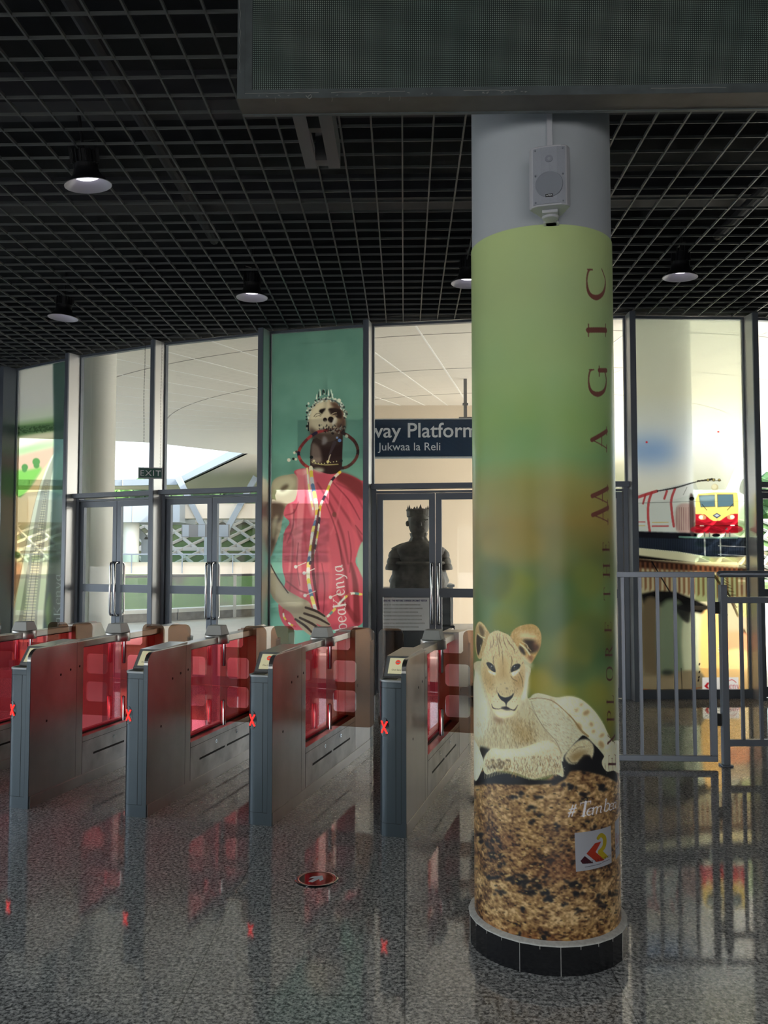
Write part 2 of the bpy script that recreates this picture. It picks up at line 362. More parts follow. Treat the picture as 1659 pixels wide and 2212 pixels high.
class Canvas:
    """map(x, y): pixel of the zoomed photo -> (right, down) metres on the print; res: metres per texel"""
    def __init__(s, w, h, res, mapf):
        s.W, s.H, s.res, s.map = int(w / res) + 1, int(h / res) + 1, res, mapf; s.a = np.zeros((s.H, s.W, 3)); s.tf = (0, 0, 1); s.clip = None
    def T(s, pts):
        return np.array([s.map(s.tf[0] + p[0] * s.tf[2], s.tf[1] + p[1] * s.tf[2]) for p in pts]) / s.res
    def px(s, d): return d
    def blend(s, m, x0, y0, col, al=1.0):
        h, w = m.shape
        if s.clip is not None: m = m * s.clip[y0:y0 + h, x0:x0 + w]
        m = (m * al)[..., None]; s.a[y0:y0 + h, x0:x0 + w] = s.a[y0:y0 + h, x0:x0 + w] * (1 - m) + np.array(col, float) * m
    def mask(s, P, soft=1):
        pad = int(soft * 2 + 2); x0, y0 = np.floor(P.min(0)).astype(int) - pad; x1, y1 = np.ceil(P.max(0)).astype(int) + pad
        x0, y0, x1, y1 = max(0, x0), max(0, y0), min(s.W, x1), min(s.H, y1)
        if x1 <= x0 or y1 <= y0: return None, 0, 0
        m = np.zeros((y1 - y0, x1 - x0)); A = P; B = np.roll(P, -1, 0); xs = np.arange(x0, x1)
        for sub in (.25, .75):
            for j in range(y1 - y0):
                y = y0 + j + sub; c = (A[:, 1] <= y) != (B[:, 1] <= y)
                if not c.any(): continue
                xc = np.sort(A[c, 0] + (y - A[c, 1]) * (B[c, 0] - A[c, 0]) / (B[c, 1] - A[c, 1]))
                for k in range(0, len(xc) - 1, 2):
                    m[j] += .5 * np.clip(np.minimum(xs + 1, xc[k + 1]) - np.maximum(xs, xc[k]), 0, 1)
        if soft >= 1: m = boxblur(boxblur(m, soft), soft)
        return m, x0, y0
    def poly(s, pts, col, soft=0, al=1.0, smooth=True):
        P = s.T(cr_smooth(pts, True) if smooth else cr_smooth2(pts)); m, x0, y0 = s.mask(P, soft)
        if m is not None: s.blend(m, x0, y0, col, al)
    def ell(s, cx, cy_, rx, ry, col, ang=0, soft=0, al=1.0):
        a = np.radians(ang); t = np.linspace(0, 2 * np.pi, 20, endpoint=False)
        s.poly([(cx + rx * np.cos(q) * np.cos(a) - ry * np.sin(q) * np.sin(a), cy_ + rx * np.cos(q) * np.sin(a) + ry * np.sin(q) * np.cos(a)) for q in t], col, soft, al, smooth=False)
    def line(s, pts, w, col, al=1.0, smooth=True, soft=.6, conv=True):
        """w: width in zoomed pixels (number or one per given point)"""
        n0 = len(pts); Q = cr_smooth(pts, False) if smooth and n0 > 2 else np.array(pts, float)
        ws_ = np.interp(np.linspace(0, 1, len(Q)), np.linspace(0, 1, n0), w if isinstance(w, (list, tuple)) else [w] * n0)
        P = s.T(Q) if conv else Q
        if conv:
            e = s.T([Q[0], (Q[0][0], Q[0][1] + 1)]); k = abs(e[1][1] - e[0][1]); ws_ = ws_ * k
        pad = int(max(ws_) + 2); x0, y0 = np.floor(P.min(0)).astype(int) - pad; x1, y1 = np.ceil(P.max(0)).astype(int) + pad
        x0, y0, x1, y1 = max(0, x0), max(0, y0), min(s.W, x1), min(s.H, y1)
        if x1 <= x0 or y1 <= y0: return
        X, Y = np.meshgrid(np.arange(x0, x1) + .5, np.arange(y0, y1) + .5); m = np.zeros(X.shape)
        for i in range(len(P) - 1):
            a, b = P[i], P[i + 1]; d = b - a; l2 = max(1e-6, d @ d); t = np.clip(((X - a[0]) * d[0] + (Y - a[1]) * d[1]) / l2, 0, 1)
            D = np.hypot(X - a[0] - t * d[0], Y - a[1] - t * d[1]); wd = (ws_[i] * (1 - t) + ws_[i + 1] * t) / 2
            m = np.maximum(m, np.clip((wd - D) / soft + .5, 0, 1) * np.minimum(1, wd * 2 + .25))
        s.blend(m, x0, y0, col, al)
    def fur(s, region, n, ln, ang, cols, seed=1, al=.5, w=1.6, spread=25):
        P = s.T(cr_smooth(region, True)); m, x0, y0 = s.mask(P, 0)
        if m is None: return
        g = np.random.default_rng(seed); ys, xs = np.nonzero(m > .5)
        if not len(ys): return
        k = 1.0
        e = s.T([region[0], (region[0][0], region[0][1] + 1)]); k = abs(e[1][1] - e[0][1])
        for i in g.integers(0, len(ys), n):
            a = math.radians(ang + g.normal() * spread); l = ln * k * (.5 + g.random()); x, y = xs[i] + x0, ys[i] + y0
            s.line([(x, y), (x + l * math.cos(a) * .5, y + l * math.sin(a) * .5), (x + l * math.cos(a), y + l * math.sin(a))], [w * 1.9 * k, w * 1.9 * k, .5 * k], cols[g.integers(0, len(cols))], al * (.4 + .6 * g.random()), smooth=False, conv=False)
    def fade(s, k=.14, lift=8):
        g = s.a.mean(2, keepdims=True); s.a = s.a * (1 - k) + g * k + lift
    def lin(s, gain=1.0):
        c = np.clip(s.a / 255, 0, 1); c = np.where(c <= .04045, c / 12.92, ((c + .055) / 1.055) ** 2.4); return np.clip(c * gain, 0, .93)
def cr_smooth2(pts):
    out = []
    n = len(pts)
    for i in range(n):
        a, b = np.array(pts[i], float), np.array(pts[(i + 1) % n], float); k = max(1, int(np.hypot(*(b - a)) / 25))
        out += [a + (b - a) * j / k for j in range(k)]
    return np.array(out)

# serif letters as pen strokes: unit height, x right, y up; each stroke is (points, widths); K thick, k thin, serifs s
K, k_, S_ = .13, .035, .03
def ser(x, y, w=.16): return ([(x - w, y), (x + w, y)], .035)
GL = {
 'E': (.62, [([(.14, 0), (.14, 1)], K), ([(0, .985), (.55, .985)], k_), ([(.55, .99), (.57, .82)], [.05, .02]), ([(.14, .52), (.42, .52)], k_), ([(.42, .62), (.42, .42)], .03), ([(0, .015), (.58, .015)], k_), ([(.57, .01), (.62, .2)], [.05, .02])]),
 'X': (.78, [([(.1, 1), (.68, 0)], K), ([(.66, 1), (.1, 0)], k_), ser(.12, .985, .13), ser(.66, .985, .11), ser(.12, .015, .12), ser(.68, .015, .13)]),
 'P': (.62, [([(.14, 0), (.14, 1)], K), ([(0, .985), (.3, .985)], k_), ([(.3, .985), (.5, .93), (.57, .75), (.5, .55), (.32, .48), (.14, .48)], [.035, .07, K, .07, .035, .03]), ser(.14, .015)]),
 'L': (.6, [([(.14, 0), (.14, 1)], K), ser(.14, .985), ([(0, .015), (.55, .015)], k_), ([(.55, .01), (.6, .24)], [.05, .02])]),
 'O': (.86, [([(.43, 1), (.16, .88), (.07, .5), (.16, .12), (.43, 0), (.7, .12), (.79, .5), (.7, .88), (.43, 1)], [.035, .09, .13, .09, .035, .09, .13, .09, .035])]),
 'R': (.74, [([(.14, 0), (.14, 1)], K), ([(0, .985), (.3, .985)], k_), ([(.3, .985), (.48, .93), (.55, .77), (.48, .58), (.3, .51), (.14, .51)], [.035, .07, K, .07, .035, .03]), ser(.14, .015), ([(.3, .5), (.45, .28), (.62, .03), (.76, .01)], [.06, .12, .13, .04])]),
 'T': (.7, [([(.35, 0), (.35, 1)], K), ([(.02, .985), (.68, .985)], k_), ([(.02, .99), (0, .8)], [.05, .02]), ([(.68, .99), (.7, .8)], [.05, .02]), ser(.35, .015)]),
 'H': (.84, [([(.14, 0), (.14, 1)], K), ([(.7, 0), (.7, 1)], K), ([(.14, .5), (.7, .5)], k_), ser(.14, .985), ser(.7, .985), ser(.14, .015), ser(.7, .015)]),
 'M': (.98, [([(.14, 0), (.16, 1)], k_), ([(.16, 1), (.5, .08)], K), ([(.5, .05), (.84, 1)], k_), ([(.84, 0), (.84, 1)], K), ser(.1, .985, .1), ser(.88, .985, .1), ser(.14, .015, .12), ser(.84, .015, .14)]),
 'A': (.8, [([(.12, 0), (.4, 1)], k_), ([(.4, 1), (.7, 0)], K), ([(.2, .34), (.58, .34)], k_), ser(.12, .015, .12), ser(.7, .015, .13)]),
 'G': (.84, [([(.76, .72), (.72, .92), (.46, 1), (.18, .88), (.07, .5), (.18, .12), (.46, 0), (.74, .1)], [.03, .05, .04, .09, .13, .09, .04, .05]), ([(.74, 0), (.74, .4)], .11), ser(.72, .4, .14), ([(.76, .7), (.76, .96)], .03)]),
 'I': (.34, [([(.17, 0), (.17, 1)], K), ser(.17, .985), ser(.17, .015)]),
 'C': (.78, [([(.72, .7), (.7, .9), (.46, 1), (.18, .88), (.07, .5), (.18, .12), (.46, 0), (.74, .2)], [.03, .05, .04, .09, .13, .09, .04, .03]), ([(.73, .7), (.73, .96)], .03)]),
 '#': (.62, [([(.12, 0), (.3, .9)], .06), ([(.36, 0), (.54, .9)], .06), ([(.03, .32), (.56, .32)], .06), ([(.08, .6), (.62, .6)], .06)]),
 't': (.32, [([(.14, .78), (.12, .15), (.2, .02), (.32, .1)], [.06, .1, .06, .03]), ([(0, .62), (.32, .62)], k_)]),
 'e': (.46, [([(.06, .34), (.42, .38), (.38, .58), (.24, .65), (.1, .52), (.06, .3), (.12, .08), (.26, .0), (.42, .12)], [.03, .03, .07, .04, .08, .1, .08, .05, .03])]),
 'm': (.82, [([(.08, .62), (.1, 0)], .09), ([(.1, .42), (.2, .6), (.32, .62), (.37, .5), (.37, 0)], [.03, .05, .07, .09, .09]), ([(.38, .42), (.48, .6), (.6, .62), (.66, .5), (.66, .06), (.76, .04)], [.03, .05, .07, .09, .08, .03])]),
 'b': (.5, [([(.1, 1), (.1, .08)], .09), ([(.02, .98), (.1, .98)], .03), ([(.1, .45), (.24, .63), (.4, .55), (.45, .32), (.36, .06), (.22, 0), (.1, .08)], [.03, .05, .08, .1, .07, .04, .03])]),
 'a': (.5, [([(.4, .62), (.4, .08), (.5, .06)], [.09, .09, .03]), ([(.4, .5), (.28, .64), (.12, .52), (.06, .26), (.14, .03), (.26, .05), (.4, .3)], [.03, .05, .08, .1, .08, .04, .03])]),
 'K': (.76, [([(.14, 0), (.14, 1)], K), ser(.14, .985), ser(.14, .015), ([(.62, .98), (.2, .46)], k_), ser(.6, .985, .1), ([(.28, .54), (.62, .04), (.76, .015)], [.08, .12, .03])]),
 'n': (.54, [([(.08, .62), (.1, 0)], .09), ([(.1, .4), (.22, .6), (.34, .62), (.4, .5), (.4, .06), (.5, .04)], [.03, .05, .07, .09, .08, .03])]),
 'y': (.5, [([(.08, .62), (.14, .3), (.24, .02)], [.09, .09, .05]), ([(.44, .64), (.36, .2), (.18, -.2), (.02, -.28)], [.05, .07, .06, .05])]),
 'N': (.84, [([(.12, 0), (.12, 1)], k_), ([(.12, 1), (.72, 0)], K), ([(.72, 0), (.72, 1)], k_), ser(.1, .985, .1), ser(.72, .985, .12), ser(.12, .015, .12)]),
 'Y': (.72, [([(.08, 1), (.36, .48)], K), ([(.64, 1), (.36, .48)], k_), ([(.36, .5), (.36, 0)], K), ser(.1, .985, .12), ser(.64, .985, .1), ser(.36, .015)]),
 'W': (1.05, [([(.08, 1), (.3, 0)], K), ([(.3, 0), (.52, 1)], k_), ([(.5, 1), (.74, 0)], K), ([(.74, 0), (.98, 1)], k_), ser(.08, .985, .1), ser(.5, .985, .1), ser(.98, .985, .08)]),
 'S': (.56, [([(.46, .8), (.3, 1), (.1, .88), (.12, .66), (.4, .42), (.48, .2), (.34, .02), (.14, .02), (.06, .22)], [.03, .05, .08, .11, .13, .11, .08, .05, .03])]),
 'i': (.24, [([(.1, .62), (.1, .06), (.2, .04)], [.09, .08, .03]), ([(.12, .84), (.12, .86)], .11)]),
 'r': (.36, [([(.08, .62), (.1, 0)], .09), ([(.1, .4), (.2, .58), (.34, .6)], [.03, .05, .09])]),
 'g': (.48, [([(.4, .62), (.38, 0), (.26, -.26), (.06, -.2)], [.09, .08, .06, .04]), ([(.4, .5), (.28, .64), (.12, .52), (.08, .3), (.16, .06), (.38, .2)], [.03, .05, .08, .09, .06, .03])]),
 'h': (.52, [([(.08, 1), (.1, 0)], .09), ([(.1, .4), (.22, .6), (.34, .62), (.4, .5), (.4, .04)], [.03, .05, .07, .09, .07])]),
 '.': (.2, [([(.08, .04), (.09, .05)], .12)]), ' ': (.35, []),
}
def word(cv, s, org, ux, uy, col, al=1.0, shear=0, gap=.06, boost=1.0, fit=True):
    """org: baseline start; ux: step for one cap height along the line; uy: step for one cap height up (zoomed pixels)"""
    x = 0; h = math.hypot(*uy)
    for ch in s:
        w, st = GL[ch]
        for pts, wd in st:
            q = [(org[0] + ux[0] * (x + p[0] + shear * p[1]) + uy[0] * p[1], org[1] + ux[1] * (x + p[0] + shear * p[1]) + uy[1] * p[1]) for p in pts]
            wl = [v * h * boost for v in (wd if isinstance(wd, list) else [wd] * len(pts))]
            cv.line(q, wl, col, al, smooth=len(pts) > 3)
        x += w + gap
    return x

def sheet(name, pts_fn, nu, nv, cv, uv_fn, gain, m, parent=None):
    """grid mesh carrying the artwork as a colour per point; pts_fn(U, V) -> xyz, uv_fn(U, V) -> texel coords"""
    U, V = np.meshgrid(np.linspace(0, 1, nu), np.linspace(0, 1, nv)); Pt = pts_fn(U, V).reshape(-1, 3)
    tx, ty = uv_fn(U, V); A = cv.lin(gain); H, W = A.shape[:2]
    tx = np.clip(tx, 0, W - 1.001); ty = np.clip(ty, 0, H - 1.001); xi, yi = tx.astype(int), ty.astype(int); fx, fy = (tx - xi)[..., None], (ty - yi)[..., None]
    Cc = ((A[yi, xi] * (1 - fx) + A[yi, xi + 1] * fx) * (1 - fy) + (A[yi + 1, xi] * (1 - fx) + A[yi + 1, xi + 1] * fx) * fy).reshape(-1, 3)
    i = np.arange((nv - 1) * (nu - 1)); r_, c_ = i // (nu - 1), i % (nu - 1); a = r_ * nu + c_
    F = np.stack([a, a + nu, a + nu + 1, a + 1], 1)
    me = bpy.data.meshes.new(name); me.vertices.add(len(Pt)); me.vertices.foreach_set('co', Pt.astype(np.float32).ravel())
    me.loops.add(F.size); me.loops.foreach_set('vertex_index', F.astype(np.int32).ravel())
    me.polygons.add(len(F)); me.polygons.foreach_set('loop_start', (np.arange(len(F)) * 4).astype(np.int32))
    me.polygons.foreach_set('use_smooth', np.ones(len(F), bool)); me.update(calc_edges=True)
    at_ = me.attributes.new('art', 'FLOAT_COLOR', 'POINT'); at_.data.foreach_set('color', np.concatenate([Cc, np.ones((len(Cc), 1))], 1).astype(np.float32).ravel())
    return obj(name, me, m, parent)
# ------------------------------------------------------------ the hall
CEIL = 4.337; AC = Vector((2.9, 23.47, 0)); RF = 14.0; RG = 13.78
GR = math.radians(1.35)
def arc(phi, r, z=0): return Vector((AC.x + r * math.sin(phi), AC.y - r * math.cos(phi), z))
XM = [-6.95, -5.55, -4.29, -2.935, -1.485, -.211, 1.33, 2.785, 4.185, 5.55, 6.9, 8.1]
PHI = [math.asin((x - AC.x) / RF) for x in XM]
def arc_y(x, r=RG):
    return AC.y - math.sqrt(r * r - (x - AC.x) ** 2)
# floor inside follows the curved front
fl = MB(); edge = [tuple(arc(PHI[0] + (PHI[-1] - PHI[0]) * k / 40, RG)[:2]) for k in range(41)]
fl.prism([(-8.5, -9), (8.8, -9), (8.8, edge[-1][1])] + edge[::-1] + [(-8.5, edge[0][1] + .6)], -.15, 0)
struct(obj('floor', fl, M_FLOOR))
# open metal grid, dark void above
g = MB(Matrix.Rotation(-GR, 4, 'Z')); T_, D_ = .011, .02
def inside_y(xp, yp):
    x = xp * math.cos(GR) + yp * math.sin(GR); y = -xp * math.sin(GR) + yp * math.cos(GR)
    return y < arc_y(x, RG + .02) if abs(x - AC.x) < RG else False
for k in range(-42, 42):
    xp = -.009 + .1985 * k
    if not -7.7 < xp < 8.0: continue
    y1 = 8.0
    while inside_y(xp, y1 + .04) and y1 < 14: y1 += .04
    g.b2((xp - T_ / 2, -8.0, CEIL), (xp + T_ / 2, y1, CEIL + D_))
for k in range(-63, 50):
    yp = 4.371 + .195 * k
    seg = None; xs = [-7.7 + .05 * i for i in range(315)]
    for x in xs + [99]:
        ok = x < 90 and inside_y(x, yp)
        if ok and seg is None: seg = x
        if not ok and seg is not None:
            if px_ - seg > .1: g.b2((seg, yp - T_ / 3.2, CEIL + .0008), (px_, yp + T_ / 3.2, CEIL + D_ - .0008))
            seg = None
        px_ = x
struct(obj('ceiling', g, M_GRID))
v = MB(); v.prism([(-8.6, -9.1), (8.9, -9.1), (8.9, edge[-1][1])] + edge[::-1] + [(-8.6, edge[0][1] + .6)], CEIL + .95, CEIL + 1.15)
struct(obj('ceiling_slab', v, M_VOID))
d = MB(Matrix.Rotation(-GR, 4, 'Z'))
for y in (1.6, 3.4, 5.9, 7.6): d.b2((-7, y, CEIL + .5), (7.5, y + .28, CEIL + .72))
for x in (-5.2, -1.9, 3.1, 5.4): d.tube([(x, -5, CEIL + .42), (x, 8.4, CEIL + .42)], .045, 10)
struct(obj('ceiling_services', d, M_DUCT))
w = MB(); w.b2((-8.7, -9, 0), (-8.5, edge[0][1] + .6, .15)); w.b2((-8.7, -9, 2.7), (-8.5, edge[0][1] + .6, 5.5))
for y in (-9, -5.5, -2, 1.5, 5, 8.5, 11.8): w.b2((-8.7, y, .15), (-8.5, y + .14, 3.6))
struct(obj('wall_left', w, M_WALL))
w = MB(); w.b2((-8.61, -9, .15), (-8.60, edge[0][1] + .5, 3.6)); struct(obj('window_left', w, M_PANE))
w = MB(); w.b2((8.8, -9, 0), (9.0, edge[-1][1], 5.5)); struct(obj('wall_right', w, M_WALL))
w = MB(); w.b2((-8.7, -9.2, 2.6), (9, -9, 5.5)); w.b2((-8.7, -9.2, 0), (-4.0, -9, 2.6)); w.b2((5.0, -9.2, 0), (9, -9, 2.6)); struct(obj('wall_rear', w, M_WALL))
w = MB(); w.prism([tuple(p) for p in [(-8.7, edge[0][1] + .4), (edge[0][0], edge[0][1] - .05), (edge[0][0], edge[0][1] + .12), (-8.7, edge[0][1] + .6)]], 0, 5.5); struct(obj('wall_corner', w, M_WALL))
w = MB(); w.prism([(edge[-1][0], edge[-1][1] - .05), (9, edge[-1][1] - .05), (9, edge[-1][1] + .1), (edge[-1][0], edge[-1][1] + .1)], 0, 5.5); struct(obj('wall_corner_right', w, M_WALL))
# upper fascia of the front above the grid
w = MB()
for k in range(40):
    a, b = PHI[0] + (PHI[-1] - PHI[0]) * k / 40, PHI[0] + (PHI[-1] - PHI[0]) * (k + 1) / 40
    w.prism([tuple(arc(a, RF)[:2]), tuple(arc(b, RF)[:2]), tuple(arc(b, RG - .06)[:2]), tuple(arc(a, RG - .06)[:2])], CEIL + D_ + .002, CEIL + 1.0)
struct(obj('wall_front', w, M_VOID))

# mullions
for i, ph in enumerate(PHI):
    wd = .12 if i == 1 else .062
    mb = MB(Matrix.Translation(arc(ph, 0)) @ Matrix.Identity(4))
    c = arc(ph, (RF + RG) / 2 - .03); M_ = Matrix.Translation((c.x, c.y, 0)) @ Matrix.Rotation(ph, 4, 'Z')
    mb = MB(M_); mb.b2((-wd / 2, -.12, 0), (wd / 2, -.119, CEIL + .0)); mb.b2((-wd / 2, -.119, 0), (wd / 2, .12, CEIL))
    struct(obj('trim_%d' % (i + 1), mb, M_FRAMESIDE if i != 1 else M_FRAME))
    fb = MB(M_); fb.b2((-wd / 2 - .001, -.1405, 0), (wd / 2 + .001, -.1195, CEIL)); o = obj('trim_face_%d' % (i + 1), fb, M_FRAME); struct(o)

def bay(i):
    A, B = arc(PHI[i], RG), arc(PHI[i + 1], RG); d = B - A; ang = math.atan2(d.y, d.x)
    return A, d.length, ang
KIND = ['blank', 'film', 'door', 'door', 'film', 'door', 'door', 'film', 'door', 'blank', 'blank']
TR0, TR1 = 2.372, 2.431
BAYS = {}
def make_handle(side, x, mbm):
    """D-shaped pull on one face of a leaf; side -1 inside, +1 outside"""
    y0, y1 = side * .022, side * .085; z0, z1 = .80, 1.53; c = .045
    pts = [(x, y0, z0 + .03), (x, y1 - side * .03, z0 + .0), (x, y1 - side * .005, z0 + .03), (x, y1, z0 + .07), (x, y1, z1 - .07), (x, y1 - side * .005, z1 - .03), (x, y1 - side * .03, z1), (x, y0, z1 - .03)]
    pts = [(x, y0, z0 + .02), (x, y1 - side * .04, z0 + .02), (x, y1 - side * .01, z0 + .03), (x, y1, z0 + .06), (x, y1, z1 - .06), (x, y1 - side * .01, z1 - .03), (x, y1 - side * .04, z1 - .02), (x, y0, z1 - .02)]
    mbm.tube(pts, .0155, 10)
for i, kd in enumerate(KIND):
    A, ln, ang = bay(i); half0 = .06 if i == 1 else .031; half1 = .06 if i == 0 else .031
    x0, x1 = half0, ln - half1; n_ = i + 1; BAYS[i] = (A, ln, ang, x0, x1)
    root = thing('window_%d' % n_, None, None, A, ang, kind='structure')
    if kd == 'door':
        f = MB(); f.b2((x0, -.13, TR0), (x1, .04, TR1)); f.b2((x0, -.03, CEIL - .03), (x1, .03, CEIL)); f.b2((x0, -.02, TR1), (x0 + .018, .03, CEIL - .03)); f.b2((x1 - .018, -.02, TR1), (x1, .03, CEIL - .03))
        obj('window_frame', f, M_FRAME, root)
        p_ = MB(); p_.b2((x0 + .018, 0, TR1), (x1 - .018, .008, CEIL - .03)); obj('pane', p_, M_PANE, root)
        dr = thing('door_%d' % n_, None, None, A, ang, kind='structure')
        f = MB(); f.b2((x0, -.05, 0), (x0 + .05, .04, TR0)); f.b2((x1 - .05, -.05, 0), (x1, .04, TR0)); f.b2((x0 + .05, -.04, TR0 - .045), (x1 - .05, .03, TR0 - .02))
        obj('door_frame', f, M_FRAME, dr)
        xa, xb = x0 + .055, x1 - .055; xm = (xa + xb) / 2
        for s, (l0, l1) in enumerate(((xa, xm - .004), (xm + .004, xb))):
            st = .068; top = TR0 - .05
            f = MB()
            for a, b in (((l0, .01), (l0 + st, top)), ((l1 - st, .01), (l1, top)), ((l0 + st, top - .075), (l1 - st, top)), ((l0 + st, 1.12), (l1 - st, 1.22)), ((l0 + st, .01), (l1 - st, .12))):
                f.b2((a[0], -.022, a[1]), (b[0], .022, b[1]))
            leaf = obj('door_leaf', f, M_FRAME, dr)
            p_ = MB(); p_.b2((l0 + st, -.003, .12), (l1 - st, .003, 1.12)); p_.b2((l0 + st, -.003, 1.22), (l1 - st, .003, top - .075)); obj('glass_pane', p_, M_PANE, leaf)
            hx = (l1 - .034) if s == 0 else (l0 + .034)
            for sd_ in (-1, 1):
                h = MB(); make_handle(sd_, hx, h); obj('pull_handle', h, M_CHROME, leaf, smooth=True)
    else:
        f = MB(); f.b2((x0, -.05, 0), (x1, .03, .10)); f.b2((x0, -.03, CEIL - .03), (x1, .03, CEIL)); f.b2((x0, -.02, .1), (x0 + .015, .03, CEIL - .03)); f.b2((x1 - .015, -.02, .1), (x1, .03, CEIL - .03))
        obj('window_frame', f, M_FRAME, root)
        p_ = MB(); p_.b2((x0 + .015, .002, .10), (x1 - .015, .010, CEIL - .03)); obj('pane', p_, M_PANE if kd == 'film' else M_PANE, root)

# ------------------------------------------------------------ round column
CC = Vector((.682, 3.667, 0)); CR = .301; dC = Vector((CC.x, CC.y, 0)).normalized(); rC = Vector((dC.y, -dC.x, 0)); aC = math.atan2(-dC.y, -dC.x)
def col_map(x, y):
    """where the sight line of a photo pixel meets the column: (arc length, height below the film's top)"""
    r = ray(x, y); ox, oy = -CC.x, -CC.y; a = r.x ** 2 + r.y ** 2; b = 2 * (ox * r.x + oy * r.y); c = ox * ox + oy * oy - CR * CR; D = b * b - 4 * a * c
    extra = 0
    if D < 0: extra = math.sqrt(-D) / (2 * a) * .02; D = 0
    t = (-b - math.sqrt(D)) / (2 * a); P = Vector((ox + r.x * t, oy + r.y * t, 0)).normalized()
    th = math.atan2(P.dot(rC), -P.dot(dC)); th += extra * (1 if th > 0 else -1)
    return ((th + math.radians(110)) * CR, WRAP1 - (EYE + r.z * t))
WRAP0, WRAP1 = .118, 2.925
# ------------------------------------------------------------ column with its printed wrap (artwork painted below)
column = thing('round_column', 'thick round white column wrapped in a green print of a lion cub, standing in the foreground', 'column', CC)
c_ = MB(); c_.lathe([(CR - .004, WRAP0 - .01), (CR - .004, CEIL + .95)], 96); obj('shaft', c_, M_WHITE, column, smooth=True)
c_ = MB(); NS = 26; RS = .326; c_.lathe([(RS, .001), (RS, .113)], NS, a0=aC + math.radians(9)); c_.lathe([(RS, .113), (CR - .01, .113)], NS, a0=aC + math.radians(9))
obj('tiled_skirting', c_, M_SKIRT, column)
c_ = MB(); c_.lathe([(RS + .001, .109), (RS + .0005, .114), (RS - .006, .117), (CR - .004, .124)], NS, a0=aC + math.radians(9))
for k in range(NS):
    a = aC + math.radians(9) + 2 * math.pi * k / NS; c_.bar((RS * math.cos(a), RS * math.sin(a), .112), (RS * math.cos(a), RS * math.sin(a), .098 if k % 4 else .0), .0016, .003)
obj('grout_line', c_, M_GROUT, column)

# speaker on the column
sp_dir = math.atan2(-dC.y, -dC.x)            # faces the camera side
spk = thing('wall_speaker', 'small white two-way speaker mounted high on the round column', 'speaker', (CC.x - dC.x * .300 + rC.x * .043, CC.y - dC.y * .300 + rC.y * .043, 3.055), math.atan2(dC.y, dC.x) - math.pi / 2 - math.radians(3))
SW, SH = .078, .118
s_ = MB(); prof = [(-SW, -.125), (-SW + .012, -.148), (-.045, -.158), (0, -.160), (.045, -.158), (SW - .012, -.148), (SW, -.125), (.035, -.03), (-.035, -.03)]
s_.prism(prof, -SH, SH); obj('cabinet', s_, M_SPK, spk, bevel=.004)
s_ = MB(); s_.prism([(-.061, -.155), (-.03, -.1635), (0, -.1650), (.03, -.1635), (.061, -.155), (.061, -.150), (-.061, -.150)], -SH + .006, SH - .010); obj('grille', s_, M_SPKG, spk)
s_ = MB(Matrix.Translation((0, -.1655, -.038)) @ UPR); s_.lathe([(.0, 0), (.050, 0), (.052, -.003)], 40); obj('woofer', s_, M_SPKW, spk)
s_ = MB(Matrix.Translation((0, -.1655, .062)) @ UPR); s_.lathe([(.006, .0005), (.014, .0005), (.015, -.003)], 28); obj('tweeter', s_, M_SPKW, spk)
s_ = MB(); s_.b2((-.014, -.1685, -.088), (.014, -.1650, -.077)); badge = obj('badge', s_, M_BLACK, spk)
obj('badge_lettering', text_mesh('APEX', .009, Matrix.Translation((0, -.1690, -.0855)) @ UPR, .0003, 'CENTER', 1.1), M_WHITETXT, badge)
for x in (-.052, .052):
    for z in (-.104, .0, .1): s_ = MB(); s_.tube([(x, -.150, z), (x, -.1655, z)], .003, 8); obj('screw', s_, M_SPKW, spk)
s_ = MB(); s_.prism([(-.03, -.12), (.03, -.12), (.03, -.02), (-.03, -.02)], -SH - .012, -SH); s_.lathe([(0, -SH - .022), (.03, -SH - .020), (.034, -SH - .012)], 24, c=(0, -.07, 0)); s_.b2((-.022, -.07, -SH - .020), (.022, .004, -SH - .008)); s_.b2((-.03, -.034, -SH - .020), (.03, .006, SH * .6)); obj('wall_bracket', s_, M_SPK, spk, bevel=.002)
cd = MB(); cd.b2((.018, -.014, 3.17), (.040, .010, 4.3)); cdo = obj('cable_conduit', cd, M_SPK); cdo.location = (CC.x - dC.x * (CR + .004) + .012, CC.y - dC.y * (CR + .004), 0); cdo.rotation_euler = spk.rotation_euler
tag(cdo, 'thin white cable duct running up the column above the speaker', 'conduit')

# ------------------------------------------------------------ big diode display
DW0, DW1, DZ0, DZ1 = -.557, 3.55, 3.328, 4.55      # its own frame: x right, y back
disp = thing('led_display', 'large switched-off dot-matrix display hanging from the ceiling in front of the column', 'display', (0, 3.150, 0), -GR)
d_ = MB(); FW = .055
d_.b2((DW0 + .0, 0, DZ0), (DW1, .125, DZ0 + .004))
obj('underside', d_, M_LEDUNDER, disp)
d_ = MB(); d_.b2((DW0 + .01, .004, DZ0 + .004), (DW1 - .01, .122, DZ1)); d_.b2((DW0, -.002, DZ0 + .001), (DW1, .012, DZ0 + .020)); d_.b2((DW0, .112, DZ0 - .004), (DW1, .127, DZ0 + .03))
d_.b2((DW0, -.002, DZ0 + .02), (DW0 + .028, .127, DZ1)); d_.b2((DW1 - .028, -.002, DZ0 + .02), (DW1, .127, DZ1)); d_.b2((DW0, -.002, DZ1 - .03), (DW1, .127, DZ1))
obj('casing', d_, M_LEDFRAME, disp)
d_ = MB(); d_.b2((DW0 + .028, .0, DZ0 + .020), (DW1 - .028, .005, DZ0 + .036)); d_.b2((DW0 + .028, .0, DZ0 + .036), (DW0 + .056, .005, DZ1 - .03)); obj('inner_frame', d_, M_LEDFRAME, disp)
